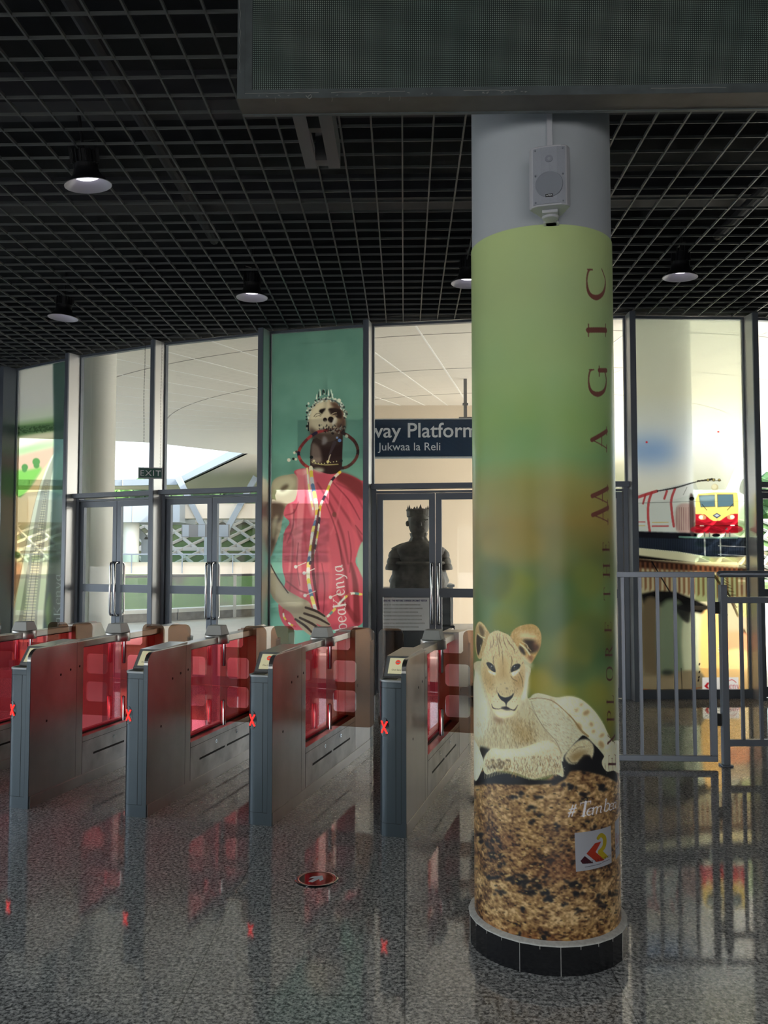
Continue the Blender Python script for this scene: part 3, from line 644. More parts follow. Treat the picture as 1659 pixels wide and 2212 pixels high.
d_ = MB(); d_.b2((DW0 + .056, .001, DZ0 + .036), (DW1 - .05, .006, DZ1 - .03)); obj('diode_panel', d_, M_DIODE, disp)
d_ = MB(); rr = random.Random(3)
for a, b in ((DW0 + .03, DW0 + .32), (-.2, .08), (.3, .52), (1.0, 1.3)):
    pts = []; x = a
    while x < b: pts.append((x, -.0035, DZ0 + .0195 + rr.uniform(-.0015, .0015))); x += .02
    d_.tube(pts, .0012, 5)
for _ in range(26):
    x = DW0 + .06 + rr.random() * 1.1; z = DZ0 + .009 + rr.random() * .006
    d_.tube([(x + rr.uniform(-.006, .006), -.003, z + rr.uniform(-.004, .004)) for q in range(4)], .0008, 4)
pts = [(DW0 + .006 + rr.uniform(0, .006), -.0030, DZ0 + .1 + .018 * q) for q in range(18)]; d_.tube(pts, .001, 5)
for x in (DW0 + .145, DW0 + .36, .02, .06): d_.tube([(x, -.003, DZ0 + .004), (x + .002, -.002, DZ0 - .006), (x + rr.uniform(-.004, .004), 0, DZ0 - .014)], .0007, 4)
d_.tube([(DW0 + .262, -.004, DZ0 + .008), (DW0 + .275, -.006, DZ0 - .006), (DW0 + .284, -.006, DZ0 + .002), (DW0 + .28, -.005, DZ0 + .012), (DW0 + .27, -.005, DZ0 + .004)], .0016, 5)
obj('peeling_sealant', d_, M_DUST, disp)['kind'] = 'stuff'
for xh, ylen, lab in ((-.31, .69, 'grey steel hanger bracket behind the display, left of the column'), (2.02, .42, 'grey steel hanger bracket behind the display, right of the column')):
    hg = MB(); y0 = 3.30 + .02 * 0
    for off in (-.055, .055):
        hg.b2((xh + off - .028, .14, 3.44), (xh + off + .028, .14 + ylen, 3.447)); hg.b2((xh + off + (.022 if off > 0 else -.028), .14, 3.447), (xh + off + (.028 if off > 0 else -.022), .14 + ylen, 3.55))
    hg.b2((xh - .055, .14 + ylen * .5, 3.46), (xh + .055, .14 + ylen * .5 + .04, 3.53))
    hg.b2((xh - .03, .14 + ylen - .07, 3.447), (xh + .03, .14 + ylen - .01, CEIL + .95)); hg.b2((xh - .03, .13, 3.447), (xh + .03, .19, 4.4))
    ho = obj('hanger_bracket', hg, M_HANGER); ho.location = (0, 3.150, 0); ho.rotation_euler = (0, 0, -GR); tag(ho, lab, 'bracket', 'hanger brackets of the display')

# ------------------------------------------------------------ high-bay lamps
def make_lamp(label):
    r_ = thing('pendant_lamp', label, 'lamp', (0, 0, 0), 0, 'round lamps under the black grid ceiling')
    m_ = MB(); m_.lathe([(.080, .066), (.098, .050), (.125, .022), (.152, 0), (.155, 0), (.155, .004), (.128, .028), (.100, .056), (.084, .072)], 40); obj('reflector', m_, M_REFL, r_, smooth=True)
    m_ = MB(); m_.lathe([(.1555, .0055), (.1285, .030), (.1005, .058), (.0895, .080), (.0795, .106), (.0795, .122)], 40); obj('reflector_back', m_, M_DARKM, r_, smooth=True)
    m_ = MB(); m_.lathe([(.082, .110), (.082, .135), (.070, .142), (.070, .225), (.05, .232), (.0, .232)], 28); 
    for k in range(16):
        a = 2 * math.pi * k / 16; m_.bar((.045 * math.cos(a), .045 * math.sin(a), .145), (.086 * math.cos(a), .086 * math.sin(a), .145), .006, .001)
        m_.box((.070 * math.cos(a), .070 * math.sin(a), .185), (.034, .006, .08), a)
    obj('heat_sink', m_, M_DARKM, r_)
    m_ = MB(); m_.lathe([(0, .050), (.05, .052), (.078, .058), (.080, .066), (0, .066)], 32); obj('light_disc', m_, M_LAMP, r_)
    m_ = MB(); m_.tube([(0, 0, .23), (0, 0, .52)], .012, 10); m_.bar((-.09, 0, .16), (-.09, 0, .30), .02, .005); m_.bar((.09, 0, .16), (.09, 0, .30), .02, .005); m_.bar((-.09, 0, .30), (.09, 0, .30), .02, .005); obj('bracket', m_, M_DARKM, r_)
    return r_
LL = [((-2.002, 5.679, 4.10), 'largest of the round lamps, nearest the camera at upper left', (.10, -.12)), ((-3.413, 8.989, 4.12), 'round lamp at the far left, above the left railway print', (.02, .05)),
      ((-1.299, 8.302, 4.13), 'round lamp just above the teal print of the person in the red robe', (0, 0)), ((.78, 7.872, 4.13), 'round lamp half hidden behind the left edge of the column', (.04, 0)),
      ((2.698, 7.686, 4.13), 'round lamp right of the column', (.03, -.05))]
lamp0 = make_lamp(LL[0][1])
for i, (l, lb, tilt) in enumerate(LL):
    o = lamp0 if i == 0 else dup(lamp0, l, 0, lb)
    o.location = l; o.rotation_euler = (tilt[0], tilt[1], .4 * i)

# ------------------------------------------------------------ turnstiles
HL = 1.15; UB = .57; HWD = .083
def turnstile(label):
    R_ = thing('turnstile', label, 'turnstile', (0, 0, 0), 0, 'stainless ticket turnstiles in a slanting row')
    I = Matrix(); F2 = Matrix.Rotation(math.pi, 4, 'Z')
    fp = [(.054, -HL)] + [(-.027 - .056 * math.sin(math.radians(a)), -HL + .056 - .056 * math.cos(math.radians(a))) for a in range(0, 91, 10)]
    for rear, Mx in ((0, I), (1, F2)):
        sfx = 'front' if not rear else 'rear'
        m_ = MB(Mx); m_.prism(fp + [(-HWD, -1.0), (.054, -1.0)], .075, .872); obj('end_post', m_, M_POST, R_, smooth=True)
        m_ = MB(Mx); e_ = .002
        m_.prism([(p_[0] * 1.0 - (e_ if p_[0] < 0 else 0), p_[1] - e_) for p_ in fp] + [(-HWD - e_, -1.0), (.054, -1.0)], .872, .885); obj('top_plate', m_, M_LEDGE, R_, bevel=.002)
        m_ = MB(Mx); m_.b2((-.062, -1.125, .8850), (.02, -1.075, .8865)); obj('card_slot', m_, M_BLACK, R_)
        m_ = MB(Mx); m_.prism([(p_[0] * 1.002, p_[1] - .0008) for p_ in fp] + [(-HWD - .0008, -1.0), (-.08, -1.0)], .838, .8405)
        m_.b2((.022, -HL - .0009, .075), (.0245, -HL + .01, .838)); m_.b2((.0535, -HL - .0009, .075), (.0555, -HL + .01, .87)); m_.prism([(p_[0] * 1.002, p_[1] - .0008) for p_ in fp] + [(-HWD - .0008, -1.0), (-.08, -1.0)], .0735, .0755)
        obj('panel_gap', m_, M_BLACK, R_)
        # body behind the post, with the slanted console on top
        m_ = MB(Mx); m_.prism([(-1.0, .075), (-1.0, .885), (-1.045, .885), (-.955, 1.000), (-UB, 1.012), (-UB, .075)], -HWD, .054, 'x'); obj('cabinet', m_, M_STEEL, R_, bevel=.002)
        con = MB(Mx); s0 = Vector((0, -1.045, .885)); s1 = Vector((0, -.955, 1.0)); du = (s1 - s0); nn = Vector((0, -du.z, du.y)).normalized()
        def cp(v, f, h): q = s0 + du * f + nn * h; return (v, q.y, q.z)
        vs = [cp(a, f, h) for h in (.0005, .004) for a, f in ((-HWD + .006, .06), (.052, .06), (.052, .97), (-HWD + .006, .97))]; con.add(vs, [(3, 2, 1, 0), (4, 5, 6, 7), (0, 1, 5, 4), (1, 2, 6, 5), (2, 3, 7, 6), (3, 0, 4, 7)])
        co_ = obj('console', con, M_LEDGE, R_)
        con = MB(Mx); vs = [cp(a, f, h) for h in (.0045, .0058) for a, f in ((-.056, .16), (.040, .16), (.040, .88), (-.056, .88))]; con.add(vs, [(3, 2, 1, 0), (4, 5, 6, 7), (0, 1, 5, 4), (1, 2, 6, 5), (2, 3, 7, 6), (3, 0, 4, 7)])
        sc_ = obj('screen', con, M_SCREEN, co_)
        MS = Mx @ Matrix.Translation(cp(0, .5, .0062)) @ Matrix(((1, 0, 0, 0), (0, du.normalized().y, nn.y, 0), (0, du.normalized().z, nn.z, 0), (0, 0, 0, 1)))
        m_ = MB(MS); m_.lathe([(0, .0006), (.016, .0006)], 24, c=(-.004, .026, 0)); obj('stop_symbol', m_, M_REDSIGN, sc_)
        m_ = MB(MS); m_.b2((-.014, .022, .0006), (.006, .029, .0012)); obj('stop_bar', m_, M_WHITETXT, sc_)
        obj('screen_lettering', text_mesh('Out Serv', .016, MS @ Matrix.Translation((-.006, -.030, .0004)), .0002, 'CENTER'), M_INKD, sc_)
        # tall side slab
        pr = [(-HL, .0755), (-HL, .925)] + [(-HL + .075 - .075 * math.cos(math.radians(a)), .925 + .075 * math.sin(math.radians(a))) for a in range(10, 91, 10)] + [(-UB, 1.0), (-UB, .0755)]
        m_ = MB(Mx); m_.prism(pr, .056, HWD, 'x'); obj('side_panel', m_, M_STEEL, R_, bevel=.0015)
        m_ = MB(Mx); m_.b2((.0555, -HL - .0018, .0735), (HWD + .0012, -HL + .004, .925)); obj('edge_strip', m_, M_POST, R_)
        m_ = MB(Mx); m_.b2((HWD - .001, -UB - .078, .34), (HWD + .0006, -UB - .076, 1.0)); m_.b2((HWD - .001, -UB - .078, .076), (HWD + .0006, -UB - .0765, .34))
        for (u, z) in ((-.83, .80), (-.72, .82), (-.615, .83), (-.975, .52)): m_.tube([(HWD - .001, u, z), (HWD + .0007, u, z)], .0085, 12)
        obj('bolt_hole', m_, M_BLACK, R_)
        # lane light on the rounded corner
        a = math.radians(20); P = Vector((-.027 - .056 * math.sin(a), -HL + .056 - .056 * math.cos(a), .615)); n2 = Vector((-math.sin(a), -math.cos(a), 0)); t2 = Vector((math.cos(a), -math.sin(a), 0))
        def lc(q, z, h):
            aa = a - q / .056; b = .056 + h; return (-.027 - b * math.sin(aa), -HL + .056 - b * math.cos(aa), .615 + z)
        m_ = MB(Mx); vs = [lc(0, 0, .0022)]; nn_ = 24; vs += [lc(.030 * math.cos(2 * math.pi * k / nn_), .055 * math.sin(2 * math.pi * k / nn_), .0022 if k else .0022) for k in range(nn_)]
        vs += [lc(.031 * math.cos(2 * math.pi * k / nn_), .056 * math.sin(2 * math.pi * k / nn_), -.001) for k in range(nn_)]
        m_.add(vs, [(0, 1 + k, 1 + (k + 1) % nn_) for k in range(nn_)] + [(1 + k, 1 + nn_ + k, 1 + nn_ + (k + 1) % nn_, 1 + (k + 1) % nn_) for k in range(nn_)])
        li = obj('lane_light', m_, M_BLACKGLOSS, R_)
        if not rear:
            m_ = MB(Mx)
            for sg in (-1, 1):
                for k in range(-4, 5):
                    for wq in (-.0028, .0028):
                        q, z = sg * k * .0042 + wq, k * .0078
                        m_.box((*[lc(q, z, .0036)[j] for j in range(2)], .615 + z), (.0042, .0042, .0068), -a)
            obj('red_cross', m_, M_REDLED, li)
    # middle section
    m_ = MB(); m_.b2((-HWD, -UB, .075), (HWD, UB, .335)); obj('lower_housing', m_, M_STEELD, R_, bevel=.002)
    m_ = MB()
    for s in (-1, 1):
        x0_, x1_ = (HWD - .001, HWD + .0007) if s > 0 else (-HWD - .0007, -HWD + .001)
        m_.b2((x0_, -UB, .296), (x1_, UB, .2985)); m_.b2((x0_, -UB + .0, .076), (x1_, -UB + .002, .335)); m_.b2((x0_, UB - .002, .076), (x1_, UB, .335))
        m_.b2((x0_, -.43, .186), (x1_, -.02, .200)); m_.b2((x0_, .02, .186), (x1_, .43, .200))
    obj('sensor_slot', m_, M_BLACK, R_)
    for u in (-.17, .19):
        for s in (-1, 1):
            m_ = MB(); m_.tube([(s * (HWD - .002), u, .262), (s * (HWD + .004), u, .262)], .013, 16); kl = obj('lock', m_, M_CHROME, R_)
            m_ = MB(); m_.b2((s * (HWD + .0035), u - .005, .258), (s * (HWD + .0047), u + .005, .266)); obj('keyhole', m_, M_BLACK, kl)
    m_ = MB(); m_.b2((-HWD + .004, -1.0, 0), (HWD - .004, 1.0, .0735)); m_.b2((.05, -1.13, 0), (HWD, -1.0, .0735)); m_.b2((-HWD, 1.0, 0), (-.05, 1.13, .0735)); m_.b2((HWD - .004, -1.13, 0), (HWD + .001, 1.0, .070)); m_.b2((-HWD - .001, -1.0, 0), (-HWD + .004, 1.13, .070)); obj('plinth', m_, M_STEEL, R_, bevel=.0015)
    for sg in (1, -1):
        m_ = MB(Matrix.Rotation(0 if sg > 0 else math.pi, 4, 'Z')); m_.prism(fp + [(-HWD, -1.0), (.05, -1.0), (.05, -1.13), (HWD, -1.13), (HWD, -HL)], 0, .0735); obj('plinth_end', m_, M_POST, R_)
    m_ = MB(); m_.b2((-.040, -UB, .952), (.050, UB, .998)); obj('top_rail', m_, M_STEEL, R_, bevel=.004)
    for ga_, gb_ in ((.944, .952), (.335, .343)): m_ = MB(); m_.b2((-.025, -UB, ga_), (.025, UB, gb_)); obj('gasket', m_, M_BLACK, R_)
    m_ = MB(); m_.b2((-.006, -UB, .343), (.006, UB, .944)); obj('glass_infill', m_, M_REDGLASS, R_)
    m_ = MB(); m_.lathe([(0, .945), (.090, .945), (.092, .95), (.092, 1.004), (.089, 1.010), (0, 1.010)], 40, c=(.004, 0, 0)); obj('hub', m_, M_STEEL, R_, smooth=True)
    m_ = MB(); b0 = [(-.068, -.068), (.074, -.068), (.074, .068), (-.068, .068)]; b1 = [(-.050, -.050), (.056, -.050), (.056, .050), (-.050, .050)]
    m_.add([(*q, 1.010) for q in b0] + [(*q, 1.080) for q in b1], [(3, 2, 1, 0), (4, 5, 6, 7), (0, 1, 5, 4), (1, 2, 6, 5), (2, 3, 7, 6), (3, 0, 4, 7)]); obj('sensor_cap', m_, M_CAP, R_, bevel=.006, seg=3)
    for s in (-1, 1):
        for z0, z1 in ((.945, .775), (.345, .53)):
            dz = (z1 - z0) / abs(z1 - z0); m_ = MB(); m_.tube([(s * .060, 0, z0), (s * .060, 0, z1 - dz * .012), (s * .060, 0, z1 - dz * .004), (s * .060, 0, z1)], [.0165, .0165, .0125, .004], 14); obj('hinge_rod', m_, M_CHROME, R_, smooth=True)
        outer = [(.034, .372), (.034, .918), (.10, .918), (.205, .918)] + [(.205, .935)] + rrect(.205, .935, .398, 1.085, .0, rs=[0, 0, .05, .05], n=6)[2:] + rrect(.034, .372, .398, .7, .0, rs=[0, .05, 0, 0], n=6)[1:8]
        outer = [(.034, .372)] + rrect(.034, .372, .398, 1.08, 0, rs=[0, .05, .05, 0], n=6)[1:15] 
        outer += [(.255 + .0, 1.08)] + [(.215 + .04 - .04 * math.sin(math.radians(q)), 1.04 + .04 * math.cos(math.radians(q))) for q in (0, 30, 60, 90)] + [(.215, .935), (.200, .918), (.034, .918)]
        h1 = rrect(.088, .475, .262, .628, .028)[::-1]; h2 = rrect(.088, .688, .262, .842, .028)[::-1]
        if s < 0: outer, h1, h2 = [[(-x, y) for x, y in q][::-1] for q in (outer, h1, h2)]
        me = curve_mesh([outer, h1, h2], .004); me.transform(UPR); me.materials.clear()
        o = obj('barrier_flap', me, M_ACRYL, R_)
    return R_
TC = [(-2.052 - .798, 6.631 + .19), (-2.052, 6.631), (-1.253, 6.45), (-.452, 6.286), (.345, 6.073)]
TH = [13.9, 14.0, 14.2, 14.8, 15.1]
TL = ['turnstile cut off by the left edge of the photo, only its far end showing', 'leftmost turnstile whose whole front post shows', 'second whole turnstile from the left, two places left of the column',
      'turnstile straight behind the round floor arrow marker, third whole one from the left', 'rightmost turnstile, closest to the lion cub column']
ts0 = turnstile(TL[0])
for i in range(5):
    o = ts0 if i == 0 else dup(ts0, (0, 0, 0), 0, TL[i])
    o.location = (*TC[i], 0); o.rotation_euler = (0, 0, -math.radians(TH[i]))

# ------------------------------------------------------------ floor marker
mk = thing('floor_marker', 'round black floor marker with a pale arrow and a metal rim, set in the granite', 'floor marker', (-.333, 4.322, 0))
m_ = MB(); m_.lathe([(.086, .0045), (.092, .006), (.103, .004), (.108, .0005)], 48); obj('rim', m_, M_CHROME, mk, smooth=True)
m_ = MB(); m_.lathe([(0, .0042), (.087, .0042)], 48); obj('disc', m_, M_BLACKGLOSS, mk)
arw = [(-.012, -.05), (.012, -.05), (.012, .004), (.034, -.018), (.034, .010), (.0, .048), (-.034, .010), (-.034, -.018), (-.012, .004)]
m_ = MB(Matrix.Translation((.0, .0, .0043)) @ Matrix.Rotation(math.radians(-33), 4, 'Z')); m_.prism(arw, 0, .0006); obj('arrow', m_, M_WHITETXT, mk)

# ------------------------------------------------------------ EXIT sign
ex = thing('exit_sign', 'small dark green EXIT sign hanging on chains before the left doors', 'sign', at(325, 1022, 10.45), math.radians(14))
m_ = MB(); m_.b2((-.145, -.014, -.069), (.145, .014, .069)); obj('box', m_, M_LEDGE, ex, bevel=.004)
m_ = MB(); m_.b2((-.133, -.0165, -.057), (.133, -.0140, .057)); obj('face', m_, M_EXITGREEN, ex)
obj('lettering', text_mesh('EXIT', .098, Matrix.Translation((0, -.0172, -.035)) @ UPR, .0004, 'CENTER', 1.12, spacing=1.15), M_WHITETXT, ex)
ztop = CEIL - ex.location.z + .03
for x in (-.085, .115):
    m_ = MB(); z = .066; k = 0
    while z < ztop:
        x_o = x + .006 * math.sin(z * 5) * (1 - abs(2 * z / ztop - 1)); a = (k % 2) * math.pi / 2
        pts = [(x_o + math.cos(a) * .0045 * math.cos(q), math.sin(a) * .0045 * math.cos(q), z + .011 + .012 * math.sin(q)) for q in [2 * math.pi * j / 8 for j in range(9)]]
        m_.tube(pts, .0016 if x < 0 else .0011, 5, caps=False); z += .0195; k += 1
    obj('chain', m_, M_DARKM, ex)

# ------------------------------------------------------------ gate and fence on the right
GY = 6.60; ga = math.radians(-3.2)
gt = thing('barrier_gate', 'grey steel gate panel with vertical bars between the column and the fence post', 'gate', (2.536, GY, 0), ga)
m_ = MB(); W_ = 1.30
m_.b2((-W_, -.02, 1.432), (0, .02, 1.475)); m_.b2((-W_, -.02, .036), (0, .02, .080)); m_.b2((-.048, -.02, .08), (0, .02, 1.432)); m_.b2((-W_, -.02, .08), (-W_ + .048, .02, 1.432)); obj('frame', m_, M_GATE, gt, bevel=.003)
for k in range(9):
    m_ = MB(); x = -.166 - .1325 * k; m_.b2((x - .0115, -.0115, .08), (x + .0115, .0115, 1.432)); obj('bar', m_, M_GATE, gt)
m_ = MB()
for z in (.35, 1.2): m_.b2((-.002, -.012, z - .045), (.034, .012, z + .045))
obj('hinge', m_, M_BLACK, gt)
fe = thing('railing', 'grey steel railing with a round handrail running off the right edge', 'railing', (2.604, GY + .01, 0), math.radians(1.0))
m_ = MB(); m_.b2((-.026, -.026, .012), (.026, .026, 1.375)); obj('post', m_, M_GATE, fe, bevel=.003)
m_ = MB(); m_.b2((-.042, -.042, .0), (.042, .042, .014)); obj('base_plate', m_, M_GATE, fe, bevel=.003)
m_ = MB(); m_.tube([(-.03, 0, 1.452), (-.02, 0, 1.458), (2.9, 0, 1.458)], [.022, .026, .026], 20); obj('handrail', m_, M_GATE, fe, smooth=True)
m_ = MB(); m_.tube([(0, 0, 1.37), (0, 0, 1.45)], .012, 10); m_.tube([(1.45, 0, 1.30), (1.45, 0, 1.45)], .012, 10); m_.tube([(2.8, 0, 1.30), (2.8, 0, 1.45)], .012, 10); obj('handrail_stub', m_, M_GATE, fe)
m_ = MB(); m_.b2((.026, -.02, 1.235), (2.8, .02, 1.282)); m_.b2((.026, -.02, .150), (2.8, .02, .200)); obj('rail', m_, M_GATE, fe, bevel=.003)
m_ = MB(); m_.b2((2.8, -.026, 0), (2.85, .026, 1.33)); obj('post', m_, M_GATE, fe, bevel=.003)
for k in range(19):
    m_ = MB(); x = .138 + .142 * k; m_.b2((x - .0115, -.0115, .20), (x + .0115, .0115, 1.235)); obj('bar', m_, M_GATE, fe)
# ------------------------------------------------------------ outside: platform, canopy, far canopy, slope
SZ = 4.9
arcpts = [tuple(arc(PHI[0] + (PHI[-1] - PHI[0]) * k / 40, RG - .06)[:2]) for k in range(41)]
m_ = MB(); m_.prism(arcpts + [(14, arcpts[-1][1]), (14, 26.5), (-40, 20.3)] + [(-40, arcpts[0][1] + 2)], -.3, -.004)
m_ = MB(); m_.prism([(-40, arcpts[0][1] + 1.5)] + arcpts + [(16, arcpts[-1][1]), (16, 30), (-1.25, 30), (-1.25, 25.4), (-3.4, 23.0), (-5.2, 21.4), (-6.3, 20.7), (-9.5, 20.3), (-40, 18.9)], -.4, -.003)
struct(obj('platform_floor', m_, M_CONC))
m_ = MB(); m_.prism([(-40, arcpts[0][1] + 1.0)] + [tuple(arc(PHI[0] + (PHI[-1] - PHI[0]) * k / 40, RG - .08)[:2]) for k in range(41)] + [(11.5, arcpts[-1][1] - .3), (11.5, 24.2), (-1, 28.3), (-4.27, 27.9), (-6.79, 25.0), (-7.75, 24.6), (-13, 23.2), (-40, 20)], SZ, SZ + .45)
struct(obj('canopy_soffit', m_, M_SOFF))
ms, mw = MB(), MB()
for R_ in (13.3, 11.05, 8.65, 6.3):
    n = 60
    for k in range(n):
        a, b = math.radians(-78 + 130 * k / n), math.radians(-78 + 130 * (k + 1) / n); p_, q_ = arc(a, R_, SZ - .001), arc(b, R_, SZ - .001)
        if p_.x < 11 and q_.x < 11: ms.bar(p_, q_, .022, .004)
for k in range(-8, 14):
    a = math.radians(-12.2 - 5.3 * k); p_, q_ = arc(a, 13.55, SZ - .002), arc(a, 4.2 if abs(k) < 20 else 8, SZ - .002)
    if p_.x < 11: mw.bar(p_, q_, .028, .006)
struct(obj('canopy_joint', ms, M_SEAM)); struct(obj('canopy_rib', mw, M_SEAMW))
for i, (x, y, r_, lb) in enumerate(((-4.57, 13.55, .285, 'white round column outside, seen through the left door pair'), (3.83, 11.75, .40, 'thick white round column outside, behind the train print'))):
    m_ = MB(); m_.lathe([(r_, 0), (r_, SZ)], 48); m_.lathe([(r_ + .03, 0), (r_ + .03, .12), (r_, .13)], 48)
    m_.b2((-.004, -r_ - .003, .13), (.004, -r_ + .004, SZ)); o = obj('round_column', m_, M_EXTCOL, smooth=True); o.location = (x, y, 0); tag(o, lb, 'column', 'white columns under the canopy outside')
# cream enclosure behind the bust
m_ = MB(); m_.b2((-1.2, 18.7, 0), (3.9, 24, SZ)); struct(obj('wall_cream', m_, M_BEIGE))
m_ = MB(); m_.b2((-1.22, 18.66, 0), (3.92, 18.7, .12)); struct(obj('baseboard_cream', m_, M_BLOCK))
# hanging platform sign
sg = thing('platform_sign', 'long navy hanging sign reading Railway Platform and Jukwaa la Reli outside', 'sign', (1.0, 15.9, 0), math.radians(-2))
z0, z1 = 3.44, 4.13
m_ = MB(); m_.b2((-2.62, -.06, z0), (2.4, .06, z1)); obj('sign_box', m_, M_NAVY, sg, bevel=.01)
m_ = MB(); m_.b2((-2.62, -.062, z0 - .03), (2.4, .062, z0 - .002)); m_.b2((-2.62, -.062, z1 + .002), (2.4, .062, z1 + .02)); obj('trim_strip', m_, M_FASCIA, sg)
obj('english_lettering', text_mesh('Railway Platform', .385, Matrix.Translation((-1.86, -.0615, 3.80)) @ UPR, .001, 'LEFT', 1.0, bold=.004), M_SIGNTXT, sg)
obj('swahili_lettering', text_mesh('Jukwaa la Reli', .210, Matrix.Translation((-1.10, -.0615, 3.555)) @ UPR, .001, 'LEFT', 1.0), M_SIGNTXT, sg)
for x in (-2.1, .52, 2.1):
    m_ = MB(); m_.b2((x - .03, -.03, z1 + .02), (x + .03, .03, SZ)); m_.b2((x - .12, -.04, z1 + .02), (x + .12, .04, z1 + .05)); m_.b2((x - .05, -.05, z1 + .28), (x + .05, .05, z1 + .31)); obj('hanging_rod', m_, M_HANGER, sg)

# bust on a dark pedestal, notice board
bp = at(905, 1268, 12.6)
pe = thing('pedestal', 'dark navy pedestal carrying the bronze bust behind the door glass', 'pedestal', (bp.x, 12.6, 0), 0)
m_ = MB(); m_.b2((-.62, -.30, 0), (.50, .42, .60)); m_.b2((-.55, -.24, .60), (.45, .36, 1.13)); obj('base', m_, M_NAVYPANEL, pe, bevel=.01)
bu = thing('bronze_bust', 'dark bronze bust of a person with a crown-like headpiece and armoured shoulders', 'sculpture', (bp.x - .0, 12.62, 1.13), math.radians(6)); bu.scale = (1.1, 1.1, 1.0)
secs = [(0, .37, .25), (.10, .385, .27), (.25, .35, .25), (.33, .27, .22), (.38, .29, .2), (.50, .36, .22), (.58, .345, .2), (.64, .25, .17), (.68, .13, .13), (.74, .105, .115), (.80, .12, .14)]
m_ = MB(); n = 40; vs = []
rr = random.Random(5)
for z, rx, ry in secs:
    for k in range(n):
        a = 2 * math.pi * k / n; e1 = 1 + .045 * math.sin(7 * a + z * 9) + .02 * math.sin(17 * a + z * 23) + rr.uniform(-.02, .02)
        sq = (abs(math.cos(a)) ** .75) * (1 if math.cos(a) > 0 else -1)
        vs.append((rx * e1 * sq, ry * e1 * math.sin(a), z))
m_.add(vs, [(i * n + k, i * n + (k + 1) % n, (i + 1) * n + (k + 1) % n, (i + 1) * n + k) for i in range(len(secs) - 1) for k in range(n)] + [tuple(range(n))[::-1], tuple(range((len(secs) - 1) * n, len(secs) * n))])
for s in (-1, 1):   # layered shoulder guards and sleeves
    for j in range(3):
        c0 = (s * (.30 + .02 * j), -.02, .50 - .09 * j); m_.lathe([(0, .075), (.06, .065), (.10, .02), (.115, -.03), (.11, -.06), (0, -.07)], 18, c=c0)
obj('torso', m_, M_BRONZE, bu, smooth=True)
m_ = MB(); hp = [(.78, .085, .10), (.82, .115, .13), (.88, .135, .155), (.95, .145, .165), (1.02, .145, .165), (1.07, .140, .155), (1.10, .11, .12)]; vs = []
for z, rx, ry in hp:
    for k in range(24):
        a = 2 * math.pi * k / 24; vs.append((rx * math.cos(a), ry * math.sin(a) - .01, z))
m_.add(vs, [(i * 24 + k, i * 24 + (k + 1) % 24, (i + 1) * 24 + (k + 1) % 24, (i + 1) * 24 + k) for i in range(len(hp) - 1) for k in range(24)] + [tuple(range(24))[::-1], tuple(range(144, 168))])
m_.add([(-.022, -.16, .90), (.022, -.16, .90), (.0, -.205, .905), (-.014, -.165, .98), (.014, -.165, .98)], [(0, 1, 2), (0, 2, 3), (1, 4, 2), (3, 2, 4), (0, 3, 4, 1)])  # nose
m_.bar((-.045, -.165, .865), (.045, -.165, .865), .02, .016); m_.bar((-.05, -.172, .845), (.05, -.172, .845), .016, .014)
for s in (-1, 1):
    m_.bar((s * .025, -.170, .985), (s * .10, -.155, .992), .02, .014); m_.lathe([(0, .018), (.014, .01), (.018, 0), (.014, -.01), (0, -.018)], 10, c=(s * .055, -.152, .962)); m_.lathe([(0, .045), (.022, .03), (.028, 0), (.02, -.035), (0, -.045)], 12, c=(s * .150, .0, .94))
obj('head', m_, M_BRONZE, bu, smooth=True)
m_ = MB(); m_.lathe([(.150, 1.03), (.162, 1.045), (.165, 1.12), (.172, 1.14), (.165, 1.15), (.12, 1.155), (.0, 1.17)], 28)
for k in range(12):
    a = 2 * math.pi * k / 12; x, y = .155 * math.cos(a), .155 * math.sin(a); h = .045 + .035 * (k % 2); m_.add([(x * .86, y * .86, 1.13), (x - .03 * math.sin(a), y + .03 * math.cos(a), 1.13), (x + .03 * math.sin(a), y - .03 * math.cos(a), 1.13), (x * 1.02, y * 1.02, 1.14 + h)], [(0, 1, 3), (1, 2, 3), (2, 0, 3), (0, 2, 1)])
obj('headpiece', m_, M_BRONZE, bu)
m_ = MB(); m_.lathe([(.12, .70), (.15, .67), (.17, .64), (.13, .66)], 24); m_.bar((-.28, -.225, .44), (.28, -.225, .44), .03, .03); m_.lathe([(.34, .34), (.36, .36), (.34, .385), (.31, .37)], 32); obj('collar_and_belt', m_, M_BRONZE, bu, smooth=True)

nb = thing('notice_board', 'white printed notice about the bust, dark text, behind the door glass', 'notice', (bp.x - .235, 12.22, 0), 0)
n0 = at(821, 1362, 12.2); n1 = at(938, 1291, 12.2); nb.location = (n0.x, 12.2, n0.z); nw, nh = n1.x - n0.x, n1.z - n0.z
m_ = MB(); m_.b2((0, 0, 0), (nw, .012, nh)); obj('board', m_, M_PAPER, nb)
obj('heading', text_mesh('ZHENG HE - THE HISTORIC CHINESE DIPLOMAT VISITOR', .036, Matrix.Translation((.022, -.0012, nh - .055)) @ UPR, .0003, 'LEFT', .70, bold=.0012), M_INK, nb)
lines = ['ZHENG HE (1371-1433) WAS A GREAT CHINESE NAVIGATOR AND', "DIPLOMAT DURING CHINA'S MING DYNASTY. ZHENG COMMANDED", 'EXPEDITIONARY VOYAGES TO 30 COUNTRIES AND REGIONS', 'IN THE WESTERN PACIFIC OCEAN AND INDIAN OCEAN FROM 1405', "1433. DURING THE PERIOD, ZHENG'S FLEET PAID 4 VISITS TO KENYA", 'ENHANCING MUTUAL UNDERSTANDING BETWEEN CHINA AND KENYA', 'AND STRENGTHENING KENYA-CHINA FRIENDLY EXCHANGES.']
